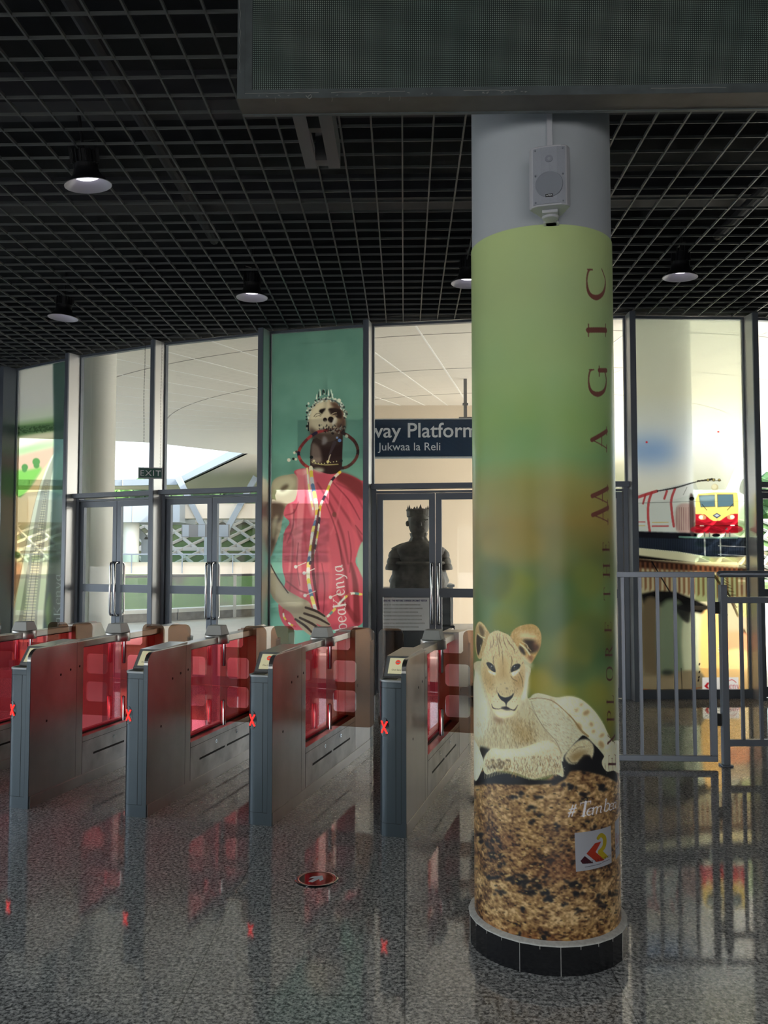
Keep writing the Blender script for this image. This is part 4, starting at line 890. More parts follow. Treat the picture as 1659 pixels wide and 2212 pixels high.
bt = [obj('body_text', text_mesh(s_, .0265, Matrix.Translation((.022, -.0012, nh - .11 - .052 * k)) @ UPR, .0003, 'LEFT', .70), M_INKD, nb) for k, s_ in enumerate(lines)]
m_ = MB(); m_.b2((nw * .45, .012, -.4), (nw * .55, .04, nh)); m_.b2((.1, .012, -n0.z), (.14, .05, nh * .5)); m_.b2((nw - .14, .012, -n0.z), (nw - .10, .05, nh * .5)); obj('stand', m_, M_NAVYPANEL, nb)
cb = thing('low_cabinet', 'pale grey cabinet standing right of the bust behind the door glass', 'cabinet', (1.05, 13.6, 0), 0)
c0 = at(955, 1345, 13.4); c1 = at(979, 1268, 13.4); cb.location = (c0.x, 13.4, 0)
m_ = MB(); m_.b2((-.25, 0, 0), (c1.x - c0.x, .6, c1.z)); obj('carcass', m_, M_LEDGE, cb, bevel=.004)
m_ = MB(); m_.b2((-.27, -.03, c1.z), (c1.x - c0.x + .02, .62, c1.z + .04)); obj('worktop', m_, M_FASCIA, cb, bevel=.004)

# balustrade on a low block wall that bends away to the right
KP = [(-40, 18.6), (-9.5, 20.1), (-6.3, 20.5), (-5.2, 21.2), (-3.4, 22.8), (-1.25, 25.2)]
m_, mc = MB(), MB()
for (xa, ya), (xb_, yb_) in zip(KP, KP[1:]):
    m_.bar((xa, ya + .17, .10), (xb_, yb_ + .17, .10), .34, .20); mc.bar((xa, ya + .17, .245), (xb_, yb_ + .17, .245), .42, .09)
    L_ = math.dist((xa, ya), (xb_, yb_)); n = max(1, int(L_ / .85))
struct(obj('block_kerb', m_, M_BLOCK)); struct(obj('kerb_coping', mc, M_EXTCOL))
hr = thing('balustrade', 'glass balustrade with a dark handrail on the low block wall outside', 'balustrade', (0, .1, 0))
m_ = MB(); m_.tube([(*p, 1.09) for p in KP], .032, 10); obj('handrail', m_, M_HANGER, hr)
for (a_, b_) in zip(KP, KP[1:]): m_ = MB(); m_.bar((*a_, .68), (*b_, .68), .012, .72); obj('glass_panel', m_, M_PANE2, hr)
for p_ in ((-11.3, 20.0), (-8.2, 20.2), (-6.3, 20.5), (-3.85, 22.35), (-2.2, 24.1)): m_ = MB(); m_.b2((p_[0] - .035, p_[1] - .3, .0), (p_[0] + .035, p_[1] - .24, 1.09)); obj('post', m_, M_GROUT, hr)

# far terrace, footbridge, far canopy
m_ = MB(); m_.b2((-60, 34, -3), (14, 38, .86)); struct(obj('far_platform', m_, M_SLOPE))
m_ = MB(); m_.b2((-60, 34.0, .86), (14, 34.2, 1.34)); struct(obj('wall_far_parapet', m_, M_BEIGE))
hr2 = thing('balustrade', 'distant glass balustrade on the parapet across the tracks', 'balustrade', (0, 33.9, 0))
m_ = MB(); m_.b2((-60, 0, 1.62), (14, .05, 1.68)); obj('handrail', m_, M_FASCIA, hr2)
m_ = MB(); m_.b2((-60, .02, 1.34), (14, .03, 1.62)); obj('glass_panel', m_, M_PANE2, hr2)
m_ = MB()
for k in range(36): m_.b2((-60 + 2 * k, 0, .9), (-59.96 + 2 * k, .04, 1.62))
obj('post', m_, M_FASCIA, hr2)
m_ = MB(); m_.b2((-60, 36, 3.0), (-8.6, 39, 3.95)); fb_ = thing('footbridge', 'white panelled footbridge on columns across the tracks', 'bridge', (0, 0, 0)); obj('deck_fascia', m_, M_FASCIA, fb_)
m_ = MB(); m_.b2((-8.6, 37, 3.2), (6, 38, 3.85)); obj('deck_end', m_, M_BEIGE, fb_)
m_ = MB()
for x in np.arange(-59, -9, 1.1): m_.b2((x, 35.99, 3.0), (x + .03, 36.0, 3.95))
obj('panel_joint', m_, M_SEAM, fb_)
for px in (283,):
    q = at(px, 1200, 36.8); m_ = MB(); m_.lathe([(.33, 0), (.33, 3.0)], 24, c=(q.x, 36.8, 0)); obj('column', m_, M_EXTCOL, fb_, smooth=True)
q = at(318, 1160, 37.5); m_ = MB(); m_.bar((q.x, 37.5, .8), (q.x, 37.5, 2.3), .4, .4); m_.bar((q.x, 37.5, 2.25), (q.x - 1.3, 37.5, 3.5), .28, .28); m_.bar((q.x, 37.5, 2.25), (q.x + 1.3, 37.5, 3.5), .28, .28); obj('branching_column', m_, M_FASCIA, fb_)
m_ = MB(); m_.prism([(-60, 46), (-15.3, 47.4), (-11.2, 46.6), (-5.0, 31.6), (-2.2, 26.0), (12, 28), (20, 50), (-60, 50)], 5.45, 5.55); fc = thing('far_canopy', 'white edged canopy roof on the far side of the tracks', 'roof', (0, 0, 0)); obj('soffit', m_, M_SOFFFAR, fc)
m_ = MB(); P_ = [(-60, 46), (-15.3, 47.4), (-11.2, 46.6), (-5.0, 31.6), (-2.2, 26.0)]
for a, b in zip(P_, P_[1:]):
    m_.bar((*a, 5.62), (*b, 5.62), .25, .34)
obj('fascia', m_, M_FASCIA, fc)
m_ = MB()
for a, b in zip(P_, P_[1:]):
    L_ = math.dist(a, b)
    for k in range(int(L_ / 1.8)):
        t_ = (k + .5) * 1.8 / L_; x, y = a[0] + (b[0] - a[0]) * t_, a[1] + (b[1] - a[1]) * t_; m_.b2((x - .02, y - .16, 5.45), (x + .02, y - .1, 5.79))
obj('panel_joint', m_, M_SEAM, fc)
for (x0_, x1_, xb) in ((415, 446, 446), (520, 487, 470)):
    m_ = MB(); a = at(x0_, 1090, 37); b = at(x1_, 1150, 37); a = at(x0_ - (x1_ - x0_) * 1.0, 1030, 37); m_.bar(a, b, .24, .24); obj('strut', m_, M_FASCIA, fc)
for x_ in (446, 470):
    b = at(x_ + (4 if x_ < 450 else 0), 1150, 37); m_ = MB(); m_.bar(b, (b.x, b.y, .8), .3, .3); obj('post', m_, M_FASCIA, fc)
ls = thing('display_reflection', 'white panels added for the reflection of the inside display in the second door pair', 'sign', at(445, 1147, 30))  # reflection in the door glass, built here as panels among the far posts
a, b = at(392, 1160, 30), at(495, 1133, 30); o_ = ls.location
m_ = MB(); m_.b2((a.x - o_.x, 0, a.z - o_.z), (b.x - o_.x, .15, b.z - o_.z)); obj('box', m_, M_HANGER, ls)
for x0_, x1_ in ((394, 408), (428, 443), (469, 493)):
    a, b = at(x0_, 1159, 30), at(x1_, 1134, 30); m_ = MB(); m_.b2((a.x - o_.x, -.01, a.z - o_.z), (b.x - o_.x, 0, b.z - o_.z)); obj('panel', m_, M_FASCIA, ls)
# bank, lattice, trees, hills
m_ = MB(); nx, ny = 60, 12; vs = []
rr = random.Random(2)
for j in range(ny):
    for i in range(nx): vs.append((-80 + 160 * i / (nx - 1), 44 + 6 * j / (ny - 1), .2 + 3.4 * j / (ny - 1) + rr.uniform(-.03, .03)))
m_.add(vs, [(j * nx + i, j * nx + i + 1, (j + 1) * nx + i + 1, (j + 1) * nx + i) for j in range(ny - 1) for i in range(nx - 1)]); m_.b2((-80, 39, -3), (80, 44.1, .25)); m_.b2((-90, 50, 0), (90, 90, 3.6))
struct(obj('embankment', m_, M_SLOPE))
m_ = MB()
for k in range(-42, 34):
    for s in (-1, 1):
        a = Vector((k * 1.25, 44.1, .36)); b = Vector((k * 1.25 + s * 5.6, 49.9, 3.66)); m_.bar(a, b, .13, .14)
for y in (44.0, 47, 49.95): m_.bar((-80, y, .26 + 3.4 * (y - 44) / 6), (80, y, .26 + 3.4 * (y - 44) / 6), .28, .2)
o = obj('lattice_retaining_grid', m_, M_LATT); tag(o, 'pale diagonal concrete lattice covering the green bank beyond the tracks', 'retaining lattice')
m_ = MB(); m_.b2((-400, -60, -6), (400, 400, -3.1)); m_.b2((-120, -60, -3.1), (120, -9.3, -.02)); m_.b2((-120, -9.3, -3.1), (-8.72, 12.5, -.02)); struct(obj('ground', m_, M_CONC))
def tree(x, y, z, r_, h, m, label):
    t_ = thing('tree', label, 'tree', (x, y, z), 0, 'trees on the bank across the tracks')
    bm = bmesh.new(); g_ = random.Random(int(x * 13 + y))
    for _ in range(16):
        a = g_.random() * 6.28; d_ = g_.random() * r_ * .8; s = r_ * g_.uniform(.28, .5); M_ = Matrix.Translation((d_ * math.cos(a), d_ * math.sin(a), h * .35 + g_.random() * h * .6)) @ Matrix.Scale(s, 4)
        bmesh.ops.create_icosphere(bm, subdivisions=2, radius=1, matrix=M_)
    for v_ in bm.verts: v_.co += Vector((g_.uniform(-1, 1), g_.uniform(-1, 1), g_.uniform(-1, 1))) * r_ * .10
    me = bpy.data.meshes.new('foliage'); bm.to_mesh(me); bm.free(); obj('foliage', me, m, t_)
    mb = MB(); mb.tube([(0, 0, -.2), (.1, 0, h * .3), (0, .1, h * .6)], [.22, .17, .08], 8); obj('trunk', mb, M_BLOCK, t_)
TRL = [(432, 54, 3.0, 5.2, 'rounded tree behind the second door pair, left of its meeting stiles'), (488, 59, 3.0, 5.6, 'rounded tree behind the second door pair, right of its meeting stiles'), (556, 52, 3.6, 6.2, 'tree at the right edge of the second door pair'), (384, 60, 3.0, 4.6, 'tree at the left edge of the second door pair'),
       (245, 56, 2.8, 4.6, 'tree behind the white column of the footbridge'), (330, 53, 3.2, 5.0, 'tree behind the branching column of the footbridge'), (1338, 55, 3.4, 3.6, 'small far tree seen just right of the lion cub column'), (1652, 54, 3.2, 5.0, 'tree at the right edge of the photo')]
for px_t, Y, r_, h, lb in TRL: tree((px_t - 829.5) / 1850 * Y, Y, 3.6, r_ * .5, h * .5, M_LEAF if px_t % 2 else M_LEAF2, lb)
m_ = MB(); vs = []; n = 80
for i in range(n): 
    x = -300 + 600 * i / (n - 1); h = 9 + 4 * math.sin(i * .31) + 3 * math.sin(i * .83 + 1); vs += [(x, 260, -3), (x, 250 , h * .6), (x, 300, h * 1.6)]
m_.add(vs, [(3 * i + a, 3 * i + 3 + a, 3 * i + 4 + a, 3 * i + 1 + a) for i in range(n - 1) for a in (0, 1)]); struct(obj('hills', m_, M_HILL))
# ------------------------------------------------------------ artwork: column wrap with the lion cub
def paint_column():
    cv = Canvas(math.radians(220) * CR, WRAP1 - WRAP0, .0021, col_map); H, W = cv.H, cv.W
    def row(y, x=1180): return cv.T([(x, y)])[0][1]
    stops = [(500, (142, 158, 106)), (620, (135, 152, 104)), (800, (130, 155, 101)), (900, (118, 148, 88)), (985, (108, 140, 88)), (1040, (128, 128, 70)), (1130, (126, 116, 64)), (1210, (104, 108, 58)), (1300, (84, 104, 54)), (1400, (90, 104, 58)), (1520, (86, 100, 52)), (1700, (84, 92, 50)), (2100, (90, 90, 50))]
    ys = np.array([row(s[0]) for s in stops]); yy = np.arange(H)
    base = np.stack([np.interp(yy, ys, [s[1][c] for s in stops]) for c in range(3)], 1)
    cv.a[:] = base[:, None, :]
    n1 = vnoise(H, W, 90, 3, 2, 1.2) - .5; n2 = vnoise(H, W, 60, 9, 2, 1.0) - .5
    amp = np.interp(yy, [0, row(1000), row(1250), row(1650)], [.02, .12, .5, .5])[:, None]
    cv.a[..., 0] += 120 * n1 * amp + 60 * n2 * amp; cv.a[..., 1] += 90 * n1 * amp - 10 * n2 * amp; cv.a[..., 2] += 50 * n1 * amp - 60 * n2 * amp
    cv.tf = (0, 0, 1)
    for x, y, rx, ry, c, al in ((1110, 1270, 45, 40, (120, 120, 30), .6), (1190, 1330, 50, 60, (70, 92, 60), .7), (1070, 1250, 40, 50, (70, 84, 44), .6), (1110, 1180, 70, 40, (132, 116, 58), .5), (1240, 1400, 45, 50, (124, 116, 50), .55), (1160, 1470, 40, 26, (140, 124, 40), .7), (1200, 1495, 50, 22, (138, 126, 40), .6), (1270, 1380, 40, 40, (80, 96, 56), .6), (1285, 1500, 30, 30, (126, 118, 42), .5),
                                (1090, 1340, 26, 30, (112, 118, 40), .6), (1230, 1450, 40, 30, (74, 90, 54), .6), (1150, 1300, 50, 30, (84, 104, 56), .5), (1270, 1250, 35, 40, (110, 112, 44), .5), (1180, 1400, 30, 30, (96, 110, 60), .6)):
        cv.ell(x, y, rx, ry, c, 0, 9, al)
    # rock and earth
    G0 = int(row(1662)); gr = H - G0; cv.tf = (1000, 1320, 1 / 4.608)
    earth = [(100, 1760), (300, 1730), (600, 1725), (800, 1700), (1000, 1570), (1200, 1540), (1400, 1550), (1600, 1560), (1900, 1600), (1900, 3000), (1900, 3650), (-300, 3650), (-300, 1770)]
    ground = np.zeros((H, W, 3)); N = vnoise(H, W, 34, 21, 3, 1.6); F_ = vnoise(H, W, 6, 5, 2, 1.7); F2_ = vnoise(H, W, 3, 31, 2, 1.6); B_ = vnoise(H, W, 75, 77, 2, 1.7)
    cols = np.array([(26, 23, 24), (78, 52, 34), (118, 88, 56), (146, 114, 74), (176, 148, 106)], float)
    depth = np.clip((yy - G0) / gr, 0, 1)[:, None]
    tval = np.clip(.55 + (N - .5) * .75 + (F_ - .5) * 1.0 + (F2_ - .5) * .8 + .12 * np.sin(depth * 9) - .02, 0, 1) * 4
    ti = np.clip(tval.astype(int), 0, 3); tf_ = (tval - ti)[..., None]; ground = cols[ti] * (1 - tf_) + cols[ti + 1] * tf_
    red = np.clip((B_ - .55) * 5, 0, 1)[..., None] * .35; ground = ground * (1 - red) + np.array((104, 56, 38)) * red
    P = cv.T(cr_smooth(earth, True)); m, x0, y0 = cv.mask(P, 1)
    full = np.zeros((H, W)); full[y0:y0 + m.shape[0], x0:x0 + m.shape[1]] = m; full[int(row(1760)):, :] = 1
    for xx in range(W):
        if full[int(row(1730)), xx] < .5: full[int(row(1700)):, xx] = 1
    cv.a = cv.a * (1 - full[..., None]) + ground * full[..., None]
    cv.tf = (1000, 1680, 1 / 4.366); g = np.random.default_rng(4)
    blots = [(470, 960, 50), (540, 990, 60), (620, 970, 55), (700, 1010, 50), (760, 1090, 60), (800, 1130, 50), (1030, 1010, 60), (1060, 1090, 45), (1150, 160, 45), (1140, 210, 35), (1010, 100, 45), (890, 470, 32), (650, 290, 40), (740, 350, 30), (655, 420, 36), (560, 160, 40), (720, 185, 35), (780, 950, 34), (1290, 1130, 44), (1310, 1215, 46), (1090, 1245, 36), (560, 1240, 30), (260, 930, 40), (330, 950, 30), (300, 590, 36), (180, 540, 45), (200, 620, 40), (370, 820, 34), (1240, 470, 28), (1180, 420, 28), (1420, 1090, 40), (1200, 1030, 40), (740, 1510, 50), (550, 1480, 30), (350, 1090, 40), (600, 1070, 60), (1230, 950, 40), (900, 30, 60), (950, 1200, 36), (1040, 800, 30), (470, 180, 36), (1320, 90, 45)]
    for bx, by, br_ in blots:
        for _ in range(7):
            cv.ell(bx + g.normal() * br_ * .55, by + g.normal() * br_ * .4, br_ * g.uniform(.25, .6), br_ * g.uniform(.2, .45), (22, 22, 26), g.uniform(-30, 30), 1, .85)
    for _ in range(900):
        x, y = g.uniform(80, 1520), g.uniform(60, 1560); r0 = g.uniform(4, 14); c = ((30, 26, 24), (60, 40, 26), (176, 150, 98), (150, 122, 70), (92, 60, 36))[g.integers(0, 5)]
        cv.ell(x, y, r0 * 1.3, r0 * .6, c, g.uniform(-20, 30), 0, .75)
    # ---- lion cub (zoomed pixels of the lion region)
    cv.tf = (1000, 1320, 1 / 4.608)
    furs = [(196, 190, 158), (176, 160, 116), (150, 130, 84), (206, 204, 180)]; pale = [(206, 206, 182), (190, 186, 158), (176, 166, 128)]; brown = [(120, 92, 52), (146, 116, 68), (98, 72, 42)]
    shade = [(100, 1700), (200, 1600), (480, 1620), (700, 1680), (980, 1660), (990, 1480), (1150, 1540), (1300, 1450), (1330, 1330), (1400, 1500), (1520, 1600), (1530, 1700), (1400, 1640), (1100, 1590), (1000, 1690), (760, 1730), (450, 1730), (300, 1720), (110, 1740)]
    cv.poly(shade, (20, 20, 22), 1); cv.poly([(980, 1440), (1120, 1290), (1200, 1200), (1330, 1290), (1420, 1420), (1400, 1580), (1180, 1570), (1010, 1560)], (20, 20, 22), 1)
    back = [(560, 900), (660, 872), (700, 835), (750, 820), (830, 835), (930, 862), (1060, 850), (1160, 872), (1240, 925), (1330, 1020), (1400, 1130), (1440, 1210), (1500, 1330), (1540, 1470), (1540, 1560), (1440, 1500), (1390, 1420), (1310, 1330), (1210, 1240), (1150, 1280), (1090, 1340), (1010, 1440), (980, 1500), (800, 1400), (640, 1200)]
    cv.poly(back, (178, 176, 148), 0); cv.fur(back, 1500, 26, 35, furs, 2, .5, 3)
    haunch = [(925, 900), (1000, 860), (1080, 852), (1160, 875), (1240, 930), (1330, 1020), (1400, 1130), (1440, 1230), (1480, 1330), (1420, 1380), (1330, 1300), (1200, 1200), (1120, 1110), (1000, 1000), (930, 950)]
    cv.poly(haunch, (200, 200, 176), 2, .8); cv.fur(haunch, 700, 24, 50, pale, 3, .5, 3)
    for x, y, rx, ry in ((1135, 990, 18, 14), (1230, 1015, 38, 24), (1065, 1045, 12, 16), (1280, 1130, 18, 24), (1160, 1150, 22, 40), (1385, 1240, 30, 16), (1300, 1200, 20, 14), (1380, 1330, 26, 40), (1180, 935, 18, 12)): cv.ell(x, y, rx, ry, (150, 120, 70), -30, 2, .8)
    cv.line([(665, 880), (760, 870), (860, 885), (930, 920), (1010, 990), (1100, 1080), (1180, 1190), (1250, 1250)], [8, 8, 10, 14, 10, 14, 24, 20], (128, 100, 56), .75)
    cv.line([(680, 900), (720, 1010), (790, 1140), (870, 1260)], [6, 6, 6, 5], (116, 92, 58), .6)
    # hind paw curled
    hp_ = [(1020, 1440), (1080, 1350), (1160, 1290), (1240, 1280), (1295, 1330), (1305, 1400), (1285, 1465), (1262, 1440), (1215, 1430), (1170, 1470), (1130, 1515), (1080, 1525), (1030, 1490)]
    cv.poly(hp_, (178, 170, 136), 1); cv.fur(hp_, 260, 22, 40, furs + [(140, 112, 66)], 15, .55, 3)
    cv.poly([(1060, 1470), (1120, 1410), (1200, 1390), (1260, 1410), (1200, 1440), (1130, 1500)], (120, 94, 54), 4, .8)
    cv.line([(1100, 1400), (1150, 1360), (1215, 1355)], 7, (96, 72, 44), .6, soft=2); cv.line([(1045, 1465), (1080, 1510), (1130, 1512)], 9, (50, 40, 28), .7, soft=2); cv.line([(1200, 1440), (1260, 1440), (1285, 1480)], 8, (60, 46, 32), .7, soft=2)
    # right front paw at the edge
    paw = [(1420, 1430), (1470, 1330), (1520, 1290), (1570, 1330), (1570, 1600), (1500, 1590), (1440, 1600), (1400, 1560), (1385, 1500)]
    cv.poly(paw, (190, 186, 158), 0); cv.fur(paw, 200, 26, 90, furs, 5, .5, 3)
    for x in (1415, 1450, 1490): cv.line([(x, 1520), (x + 6, 1600)], 8, (60, 46, 30), .8)
    # chest and neck
    chest = [(150, 500), (640, 540), (650, 700), (640, 830), (680, 960), (740, 1080), (830, 1200), (910, 1290), (980, 1400), (960, 1480), (620, 1500), (280, 1500), (180, 1460), (100, 1300), (96, 900), (120, 640)]
    cv.poly(chest, (172, 164, 130), 0); cv.fur(chest, 2600, 34, 92, furs + [(146, 122, 78)], 6, .5, 3.2, 18)
    cv.poly([(110, 640), (160, 620), (210, 800), (260, 980), (250, 1200), (140, 1280), (96, 1100)], (196, 200, 184), 6, .6)
    cv.poly([(620, 620), (655, 600), (650, 820), (600, 900), (580, 840)], (204, 206, 190), 3, .8)
    cv.poly([(300, 1060), (400, 1080), (400, 1110), (340, 1110)], (118, 78, 50), 4, .8)
    cv.poly([(480, 1050), (560, 1080), (640, 1150), (720, 1270), (640, 1330), (520, 1290), (490, 1180)], (148, 120, 72), 8, .55)
    for _ in range(60):
        x, y = g.uniform(480, 740), g.uniform(1060, 1330); cv.line([(x, y), (x + 8, y + 18)], 6, (110, 84, 48), .5)
    cv.line([(690, 980), (760, 1090), (840, 1200), (930, 1300), (985, 1420)], [6, 7, 8, 8, 8], (120, 96, 58), .6)
    for _ in range(420):
        x, y = g.uniform(140, 720), g.uniform(1060, 1370); cv.line([(x, y), (x + g.normal() * 5, y + g.uniform(20, 44))], g.uniform(3, 7), brown[g.integers(0, 3)], .38)
    for _ in range(260):
        x, y = g.uniform(640, 1150), g.uniform(950, 1400); cv.line([(x, y), (x + g.uniform(8, 22), y + g.uniform(6, 18))], g.uniform(3, 6), brown[g.integers(0, 3)], .28)
    # forelegs
    cv.poly([(170, 1360), (250, 1370), (270, 1400), (220, 1450), (200, 1480)], (24, 22, 20), 2, .95)
    leg2 = [(96, 1290), (140, 1330), (180, 1420), (205, 1500), (190, 1580), (150, 1670), (120, 1690), (96, 1600)]
    cv.poly(leg2, (190, 190, 170), 0); cv.fur(leg2, 260, 30, 80, furs, 7, .5, 3)
    leg = [(205, 1500), (235, 1420), (300, 1368), (370, 1375), (450, 1375), (560, 1372), (640, 1350), (720, 1320), (830, 1290), (910, 1320), (965, 1400), (985, 1500), (1003, 1650), (930, 1625), (800, 1650), (700, 1675), (610, 1640), (480, 1600), (350, 1595), (240, 1630), (200, 1570)]
    cv.poly(leg, (184, 180, 150), 0); cv.fur(leg, 1700, 28, 60, furs, 8, .5, 3, 35)
    cv.poly([(300, 1380), (450, 1392), (640, 1365), (830, 1310), (880, 1350), (700, 1420), (500, 1450), (330, 1440)], (204, 206, 188), 6, .7)
    for _ in range(420):
        x = g.uniform(230, 980); y = g.uniform(1440, 1640) if x > 480 else g.uniform(1480, 1590); cv.line([(x, y), (x + g.normal() * 8, y + 22)], g.uniform(4, 8), brown[g.integers(0, 3)], .55)
    for _ in range(30):
        x, y = g.uniform(250, 480), g.uniform(1480, 1580); cv.ell(x, y, 9, 9, (66, 46, 28), 0, 1, .8)
    for x in np.arange(215, 1000, 16): cv.line([(x, 1600 + 20 * math.sin(x / 90.)), (x + 4, 1650 + 30 * math.sin(x / 90.))], 7, (176, 166, 126), .7)
    # ears
    earL = [(124, 190), (140, 130), (168, 105), (205, 130), (240, 180), (270, 240), (262, 330), (235, 400), (200, 460), (160, 480), (135, 420), (122, 300)]
    cv.poly(earL, (168, 142, 92), 0); cv.fur(earL, 260, 22, 60, furs, 9, .5, 3)
    cv.poly([(140, 240), (170, 260), (200, 290), (185, 350), (165, 420), (150, 440), (136, 360)], (30, 24, 20), 1, .9); cv.poly([(160, 150), (190, 160), (215, 210), (200, 260), (170, 220)], (60, 44, 28), 2, .7)
    cv.line([(150, 230), (190, 260), (222, 270)], 9, (200, 192, 160)); cv.line([(175, 340), (190, 400)], 6, (200, 192, 160)); cv.line([(142, 150), (165, 118), (200, 140), (238, 200)], 10, (196, 180, 132), .8)
    earR = [(465, 290), (490, 215), (540, 165), (610, 140), (690, 133), (745, 160), (778, 220), (784, 290), (770, 370), (735, 440), (700, 500), (670, 525), (610, 480), (540, 420), (480, 350)]
    cv.poly(earR, (172, 140, 84), 0); cv.fur(earR, 700, 26, 130, [(196, 176, 128), (150, 116, 66), (182, 154, 100)], 10, .55, 3, 30)
    cv.poly([(560, 230), (640, 215), (720, 245), (735, 275), (640, 280), (580, 270)], (202, 190, 148), 3, .8)
    cv.poly([(600, 290), (660, 285), (720, 300), (715, 330), (760, 350), (740, 400), (690, 420), (650, 410), (625, 330)], (36, 28, 26), 2, .9); cv.poly([(700, 300), (750, 320), (750, 380), (715, 400)], (112, 70, 52), 3, .6)
    cv.poly([(560, 350), (600, 370), (625, 430), (610, 440), (570, 400)], (34, 26, 22), 1, .9); cv.poly([(650, 450), (700, 450), (690, 500), (665, 510)], (120, 70, 52), 2, .7)
    cv.line([(570, 330), (630, 380), (670, 440)], 14, (206, 198, 160), .9); cv.line([(640, 350), (680, 400)], 7, (190, 160, 110), .8); cv.line([(590, 310), (640, 340), (650, 380)], 8, (204, 192, 150), .7)
    cv.poly([(540, 400), (620, 460), (690, 530), (680, 570), (620, 590), (580, 500)], (198, 192, 160), 3, .8)
    # head
    head = [(235, 330), (255, 250), (290, 215), (340, 198), (400, 215), (460, 245), (510, 310), (560, 390), (600, 480), (618, 580), (612, 690), (600, 800), (570, 880), (555, 960), (520, 1020), (440, 1062), (370, 1060), (310, 1010), (270, 930), (240, 830), (205, 720), (182, 610), (185, 500), (205, 410)]
    cv.poly(head, (188, 174, 130), 0); cv.fur(head, 2400, 20, -90, furs + [(166, 140, 90)], 11, .45, 2.6, 22)
    cv.poly([(210, 520), (250, 600), (330, 640), (330, 700), (290, 800), (250, 780), (205, 680)], (160, 128, 74), 7, .75); cv.poly([(600, 520), (560, 620), (480, 660), (500, 720), (540, 820), (590, 760), (608, 650)], (150, 116, 68), 7, .8)
    cv.poly([(300, 440), (400, 460), (490, 440), (470, 560), (440, 700), (360, 700), (330, 560)], (180, 154, 100), 8, .6)
    cv.poly([(340, 730), (390, 700), (450, 700), (500, 740), (520, 810), (440, 850), (350, 820)], (178, 160, 118), 5, .8)
    for p_ in ([(330, 230), (345, 300), (330, 360)], [(365, 225), (370, 310), (390, 380)], [(400, 240), (415, 320), (450, 390)], [(300, 250), (305, 320), (285, 370)], [(430, 260), (470, 330), (500, 370)], [(355, 300), (362, 400), (366, 460)], [(395, 400), (398, 470), (400, 540)], [(270, 300), (280, 350), (262, 400)], [(345, 225), (352, 270), (372, 330)], [(480, 330), (510, 380), (520, 430)]):
        cv.line(p_, [4, 9, 3], (104, 74, 42), .75)
    cv.line([(310, 450), (302, 500), (318, 560), (330, 600)], [6, 10, 8, 4], (96, 70, 40), .8); cv.line([(480, 450), (492, 500), (480, 560), (470, 620)], [6, 10, 8, 5], (96, 70, 40), .8)
    cv.line([(405, 560), (402, 620), (408, 660)], [5, 6, 4], (140, 112, 68), .6)
    cv.poly([(250, 590), (290, 610), (325, 615), (320, 640), (270, 620)], (212, 210, 190), 1, .95); cv.poly([(488, 610), (530, 600), (570, 575), (560, 610), (510, 650), (490, 640)], (212, 210, 190), 1, .95)
    cv.poly([(234, 520), (262, 512), (300, 535), (318, 570), (326, 612), (290, 598), (255, 565)], (20, 20, 22), 0); cv.poly([(482, 612), (488, 560), (520, 532), (560, 528), (576, 545), (556, 580), (515, 600)], (20, 20, 22), 0)
    cv.ell(292, 562, 20, 18, (58, 58, 54), 0, 1, .9); cv.ell(522, 565, 20, 17, (56, 56, 52), 0, 1, .9); cv.ell(294, 564, 9, 9, (10, 10, 12)); cv.ell(524, 566, 9, 9, (10, 10, 12)); cv.ell(286, 552, 5, 4, (170, 176, 180)); cv.ell(516, 554, 5, 4, (170, 176, 180))
    cv.line([(480, 650), (500, 680), (540, 700)], 8, (86, 62, 38), .7); cv.line([(560, 610), (590, 680), (600, 760)], [8, 10, 5], (96, 70, 42), .7); cv.line([(225, 600), (220, 680), (236, 740)], [4, 6, 4], (126, 96, 56), .6)
    for _ in range(420):
        a = g.uniform(0, 6.28); rr_ = g.uniform(.45, 1.0); x, y = 400 + 205 * rr_ * math.cos(a), 620 + 400 * rr_ * math.sin(a)
        cv.line([(x, y), (x + 5 * math.cos(a), y + 14 * (1 if y > 640 else -1))], g.uniform(3, 6), brown[g.integers(0, 3)], .38)
    cv.poly([(340, 700), (365, 560), (385, 470), (410, 470), (430, 560), (460, 700), (430, 690), (370, 690)], (150, 116, 68), 5, .4)
    # muzzle
    cv.poly([(290, 880), (320, 840), (370, 870), (430, 900), (490, 860), (545, 850), (560, 920), (530, 980), (430, 1000), (340, 985), (290, 940)], (196, 190, 156), 4, .85)
    cv.poly([(345, 815), (362, 828), (380, 850), (430, 862), (480, 845), (498, 826), (510, 822), (498, 858), (470, 890), (445, 915), (432, 950), (420, 915), (385, 890), (360, 858)], (22, 22, 26), 0)
    cv.line([(432, 930), (432, 965)], 8, (22, 20, 24)); cv.line([(288, 930), (300, 965), (340, 978), (390, 972), (432, 960), (470, 978), (510, 990), (530, 970), (548, 938)], [7, 14, 9, 7, 12, 9, 16, 10, 5], (30, 24, 26))
    cv.poly([(380, 965), (432, 955), (480, 985), (430, 990)], (24, 20, 24), 1); cv.poly([(310, 990), (380, 998), (470, 1000), (520, 1000), (500, 1040), (430, 1060), (350, 1055)], (206, 202, 176), 3, .9)
    for x, y in ((330, 880), (345, 905), (360, 885), (310, 905), (505, 880), (520, 905), (495, 905), (535, 885), (300, 850), (520, 850), (380, 730), (440, 770), (420, 720)): cv.ell(x, y, 5, 4, (104, 80, 52), 0, 0, .7)
    cv.line([(345, 815), (335, 790), (345, 760)], [8, 6, 3], (110, 82, 50), .6); cv.line([(510, 822), (520, 790), (505, 755)], [8, 6, 3], (110, 82, 50), .6); cv.ell(440, 775, 14, 6, (90, 66, 44), 10, 1, .7)
    # ---- lettering, reading upward
    cv.tf = (0, 0, 1); mar = (92, 50, 44)
